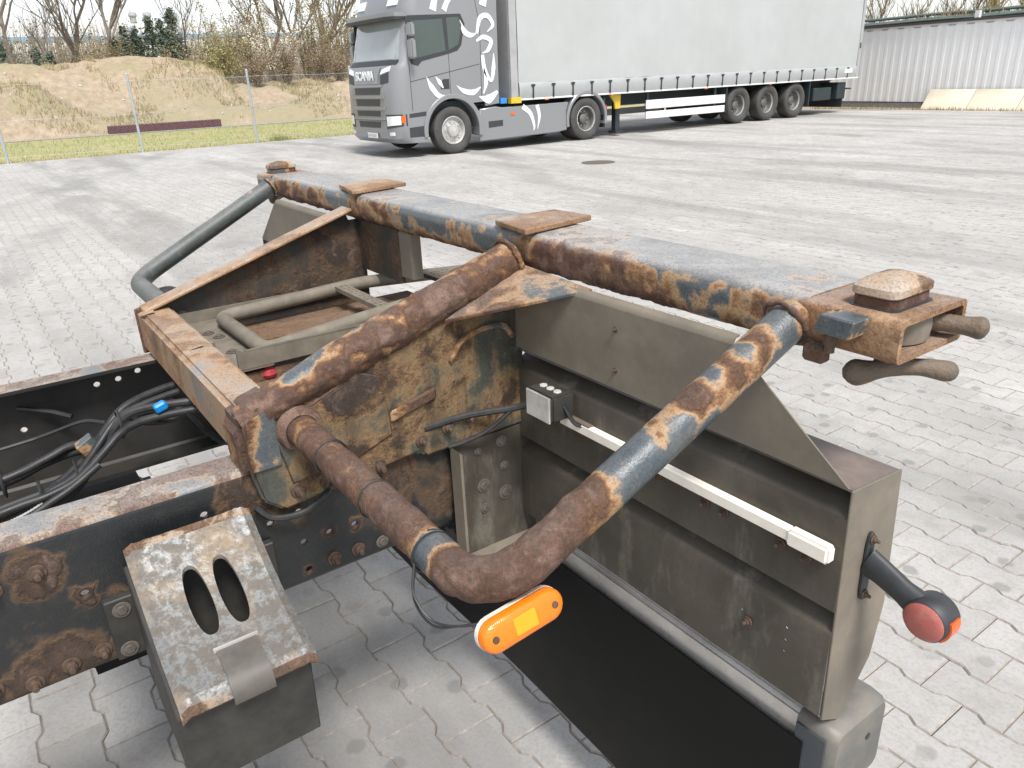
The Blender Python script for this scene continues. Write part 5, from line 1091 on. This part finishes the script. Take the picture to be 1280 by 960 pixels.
# ------------------------------------------------------------------ distant hall
MT['hallwhite'] = plain('white_hall_cladding', (.70, .71, .72), .6, var=.03, sc=.2); MT['hallblue'] = plain('blue_fascia', (.19, .36, .52), .5, var=.08, sc=.3)  # distance haze put into these lighter tones
hall = thing('distant_hall', 'large white industrial hall with a blue fascia stripe far behind the trees', 'building', (-168, 25, 0))
for (y0, y1, z1) in ((-30, 30.2, 10.6), (31.5, 62, 10.9)):
    wl = MB().bb(-176, -160, y0, y1, -.04, z1 - .7).build('wall', MT['hallwhite'], hall); MB().bb(-176.1, -159.8, y0 - .1, y1 + .1, z1 - .7, z1).build('fascia', MT['hallblue'], hall)
    MB().bb(-175.5, -160.4, y0 + .3, y1 - .3, z1, z1 + 1.6).build('roof_parapet', MT['hallwhite'], hall)
    for k in range(int((y1 - y0) / 5)): MB().bb(-160.0, -159.94, y0 + 5 * k + 4.9, y0 + 5 * k + 5.0, 0, z1 - 1.0).build('panel_joint', MT['curtain_band'], wl)
for y in (31.8, 34.3, 38.8): MB().lathe([(0, .7), (.7, .5), (.8, 0), (.55, -.3), (.55, -1.2)], 2, (-161.5, y, 14.0), 12).build('roof_vent', MT['curtain_band'], hall)

# ------------------------------------------------------------------ white shed on the right
MT['shedwhite'] = plain('white_corrugated_sheet', (.86, .86, .865), .5, var=.02, sc=3, dirt=(.75, .745, .74), dirtamt=.5)
MT['eave'] = plain('dark_eave', (.07, .055, .06), .6, var=.2, sc=6); MT['greenpipe'] = plain('green_grey_pipe', (.12, .17, .155), .5, var=.25, sc=6, dirt=(.16, .12, .1), dirtamt=.4)
MT['slab'] = plain('cream_board', (.66, .60, .47), .8, var=.06, sc=3, dirt=(.5, .44, .33), dirtamt=.4)
SA = Vector((-15.16, 26.33, 0)); SD = Vector((5.99, -.64, 0)).normalized(); SN = Vector((-SD.y, SD.x, 0)) * -1   # towards the yard
if SN.y > 0: SN = -SN
shd = thing('white_shed', 'long white corrugated shed with dark eaves behind the lorry trailer', 'shed', SA)
def spt(u, h, o_): return SA + SD * u + SN * o_ + Vector((0, 0, h))
SU0, SU1 = -6., 22.
nrib = int((SU1 - SU0) / .30)
RIBP = MB().prism([(-.075, 0), (-.045, .012), (.045, .012), (.075, 0)], 2, .18, 2.50)
rot = Matrix((( SD.x, SN.x, 0), (SD.y, SN.y, 0), (0, 0, 1)))
rm = RIBP.mesh('rib', smooth=0); rm.materials.append(MT['shedwhite']); rz = math.atan2(SD.y, SD.x)
rm.transform(Matrix.Scale(-1, 4, (0, 1, 0))); rm.flip_normals()
T = MB(); T.v = [spt(SU0, .17, 0), spt(SU1, .17, 0), spt(SU1, 2.56, 0), spt(SU0, 2.56, 0), spt(SU0, .17, -6), spt(SU1, .17, -6), spt(SU1, 2.56, -6), spt(SU0, 2.56, -6)]
T.f = [(0, 1, 2, 3), (4, 7, 6, 5), (0, 4, 5, 1), (3, 2, 6, 7), (0, 3, 7, 4), (1, 5, 6, 2)]; wl = T.build('wall', MT['shedwhite'], shd)
for k in range(nrib): obj('rib', rm, None, wl, spt(SU0 + .15 + .30 * k, 0, .0005), (0, 0, rz))
def sbox(name, mat, u0, u1, h0, h1, o0, o1, par=shd, bevel=0):
    T = MB(); T.v = [spt(u, h, o_) for u in (u0, u1) for h in (h0, h1) for o_ in (o0, o1)]
    T.f = [(0, 1, 3, 2), (4, 6, 7, 5), (0, 4, 5, 1), (2, 3, 7, 6), (0, 2, 6, 4), (1, 5, 7, 3)]; return T.build(name, mat, par, bevel=bevel)
sbox('plinth', MT['gravel'], SU0, SU1, -.04, .168, -6, .02); sbox('eave', MT['eave'], SU0 - .1, SU1 + .1, 2.562, 2.63, -6.1, .10)
sbox('drip_edge', MT['eave'], SU0, SU1, .150, .178, .021, .05)
for k in range(int((SU1 - SU0) / .6)): sbox('rib_gap', MT['curtain_band'], SU0 + .2 + .6 * k, SU0 + .45 + .6 * k, 2.47, 2.50, -.001 + .014, .018)
for o_, h, r_ in ((-.25, 2.70, .065), (-.6, 2.86, .05), (-.15, 2.68, .03)):
    MB().tube([spt(SU0 + .05 + 1. * i, h + .012 * math.sin(i * 1.7), o_) for i in range(int(SU1 - SU0))], r_, 8).build('roof_pipe', MT['greenpipe'], shd)
for k in range(14): MB().tube([spt(SU0 + 2 * k, 2.63, -.6), spt(SU0 + 2 * k, 2.88, -.6)], .03, 6).build('pipe_stand', MT['eave'], shd)
db = blades(500, lambda: tuple(spt(rng.gauss(3.4, .75), 2.63 + abs(rng.gauss(0, .06)), rng.uniform(-1.2, -.2))), .05, .25, .04).build('roof_litter', MT['tan'], None, smooth=0); db['kind'] = 'stuff'
sbox('white_bracket', MT['whitepaint'], 4.0, 4.14, 2.64, 2.84, -.1, .02)
for u0, u1, lb in ((3.02, 4.53, 'cream board ending the leaning row beside bare shed wall'), (4.55, 6.06, 'middle cream board leaning against the shed between two others'), (6.08, 7.6, 'last cream board of the row leaning on the shed wall')):
    T = MB(); T.v = [spt(u_, h, .50 - .42 * h / .58 + o_) for u_ in (u0, u1) for h in (-.02, .58) for o_ in (0, .06)]
    T.f = [(0, 1, 3, 2), (4, 6, 7, 5), (0, 4, 5, 1), (2, 3, 7, 6), (0, 2, 6, 4), (1, 5, 7, 3)]
    tag(T.build('cream_board', MT['slab'], None, bevel=.012), lb, 'board', 'cream boards along the shed wall')
vg = sheet('grass_verge', -24, 12, 24.98, 30, -.018, MT['earth'], 1, 1); vg['kind'] = 'structure'
o = blades(2600, lambda: (rng.uniform(-16, 6), rng.gauss(25.1, .16), -.02), .03, .13, .012).build('grass', MT['straw'], None, smooth=0); o['kind'] = 'stuff'
# drain cover
MT['iron'] = plain('drain_iron', (.10, .085, .07), .7, var=.3, sc=20)
dr = MB().cyl((-9.48, 8.9, -.011), (-9.48, 8.9, .004), .32, 32).build('drain_cover', MT['iron'], None, bevel=.002); tag(dr, 'round iron drain cover set in the paving in front of the lorry', 'drain cover')

# ------------------------------------------------------------------ concrete paving blocks
a_, wE, wN, t1, t2 = PL / 2, .5 * (PW + .018), .5 * (PW - .018), .066, .040
cell = [(a_, -wE), (a_, wE), (t1, wE), (t2, wN), (-t2, wN), (-t1, wE), (-a_, wE), (-a_, -wE), (-t1, -wE), (-t2, -wN), (t2, -wN), (t1, -wE)]
cell[0:0] = []
def inset(poly, d):
    n = len(poly); out = []
    for i in range(n):
        p0, p1, p2 = poly[i - 1], poly[i], poly[(i + 1) % n]
        e1 = Vector((p1[0] - p0[0], p1[1] - p0[1])).normalized(); e2 = Vector((p2[0] - p1[0], p2[1] - p1[1])).normalized()
        n1 = Vector((-e1.y, e1.x)); n2 = Vector((-e2.y, e2.x)); b = (n1 + n2); b = b / max(.3, b.dot(n1)); out.append((p1[0] + b.x * d, p1[1] + b.y * d))
    return out
top = inset(cell, .0042)
def block_vf(x, y, z, tx, ty): return [(x + p, y + q, z + tx * p + ty * q) for p, q in top] + [(x + p, y + q, -.0055) for p, q in cell]
BF = [tuple(range(12))] + [(i, 12 + i, 12 + (i + 1) % 12, (i + 1) % 12) for i in range(12)]
cands = []
FH = Vector((FW.x, FW.y)).normalized()
j0, j1 = int((-5 - PY0) / PW), int((16 - PY0) / PW)
for j in range(j0, j1):
    y = PY0 + j * PW; off = (j % 2) * PL / 2
    for i in range(int((-16 - PX0) / PL), int((5.5 - PX0) / PL)):
        x = PX0 + off + i * PL; d = Vector((x - CAM.x, y - CAM.y)); L = d.length
        if L > 15 or d.dot(FH) < -.6 or (L > 3.2 and d.dot(FH) < .55 * L): continue
        if (x + 9.48) ** 2 + (y - 8.9) ** 2 < .06: continue
        cands.append((x, y, L))
dg = bpy.context.evaluated_depsgraph_get(); dg.update()
vis = []
for k, (x, y, L) in enumerate(cands):
    if L > 6: continue
    d = Vector((x, y, 0)) - CAM; dep = d.dot(FW)
    if dep < .3: continue
    u, v_ = 640 + FPX * d.dot(RT) / dep, 480 + FPX * d.dot(DN) / dep
    if -20 < u < 1300 and -20 < v_ < 980:
        h = scn.ray_cast(dg, CAM, d.normalized(), distance=d.length - .05)
        if not h[0]: vis.append((L, k))
vis.sort(); near = {k for _, k in vis[:290]}
VAR = []
for k in range(12):
    T = MB(); T.v = [(p, q, 0) for p, q in top] + [(p, q, -.0055) for p, q in cell]; T.f = BF
    me = bpy.data.meshes.new('paving_block'); me.from_pydata(T.v, [], T.f); me.materials.append(MT['paver']); me.materials.append(MT['joint'])
    me.polygons.foreach_set('material_index', [0] + [1] * 12)
    at_ = me.attributes.new('tint', 'FLOAT', 'POINT'); at_.data.foreach_set('value', [(k + .5) / 12] * 24); VAR.append(me)
prng = random.Random(77); V, F, MI, TV = [], [], [], []
for k, (x, y, L) in enumerate(cands):
    tint = min(1, max(0, prng.gauss(.5, .13))); z = prng.gauss(-.0010, .0008); tx, ty = prng.gauss(0, .008), prng.gauss(0, .008)
    if k in near:
        o = bpy.data.objects.new('paving_block', VAR[min(11, int(tint * 12))]); C.objects.link(o); o.location = (x, y, z); o.rotation_euler = (ty, -tx, 0); o.parent = yard
    else:
        n0 = len(V); V += block_vf(x, y, z, tx, ty); F += [tuple(q + n0 for q in f) for f in BF]; MI += [0] + [1] * 12; TV += [tint] * 24
me = bpy.data.meshes.new('paving_field'); me.from_pydata(V, [], F); me.materials.append(MT['paver']); me.materials.append(MT['joint']); me.polygons.foreach_set('material_index', MI)
at_ = me.attributes.new('tint', 'FLOAT', 'POINT'); at_.data.foreach_set('value', TV)
pf = bpy.data.objects.new('paving_field', me); C.objects.link(pf); pf.parent = yard; pf['kind'] = 'stuff'
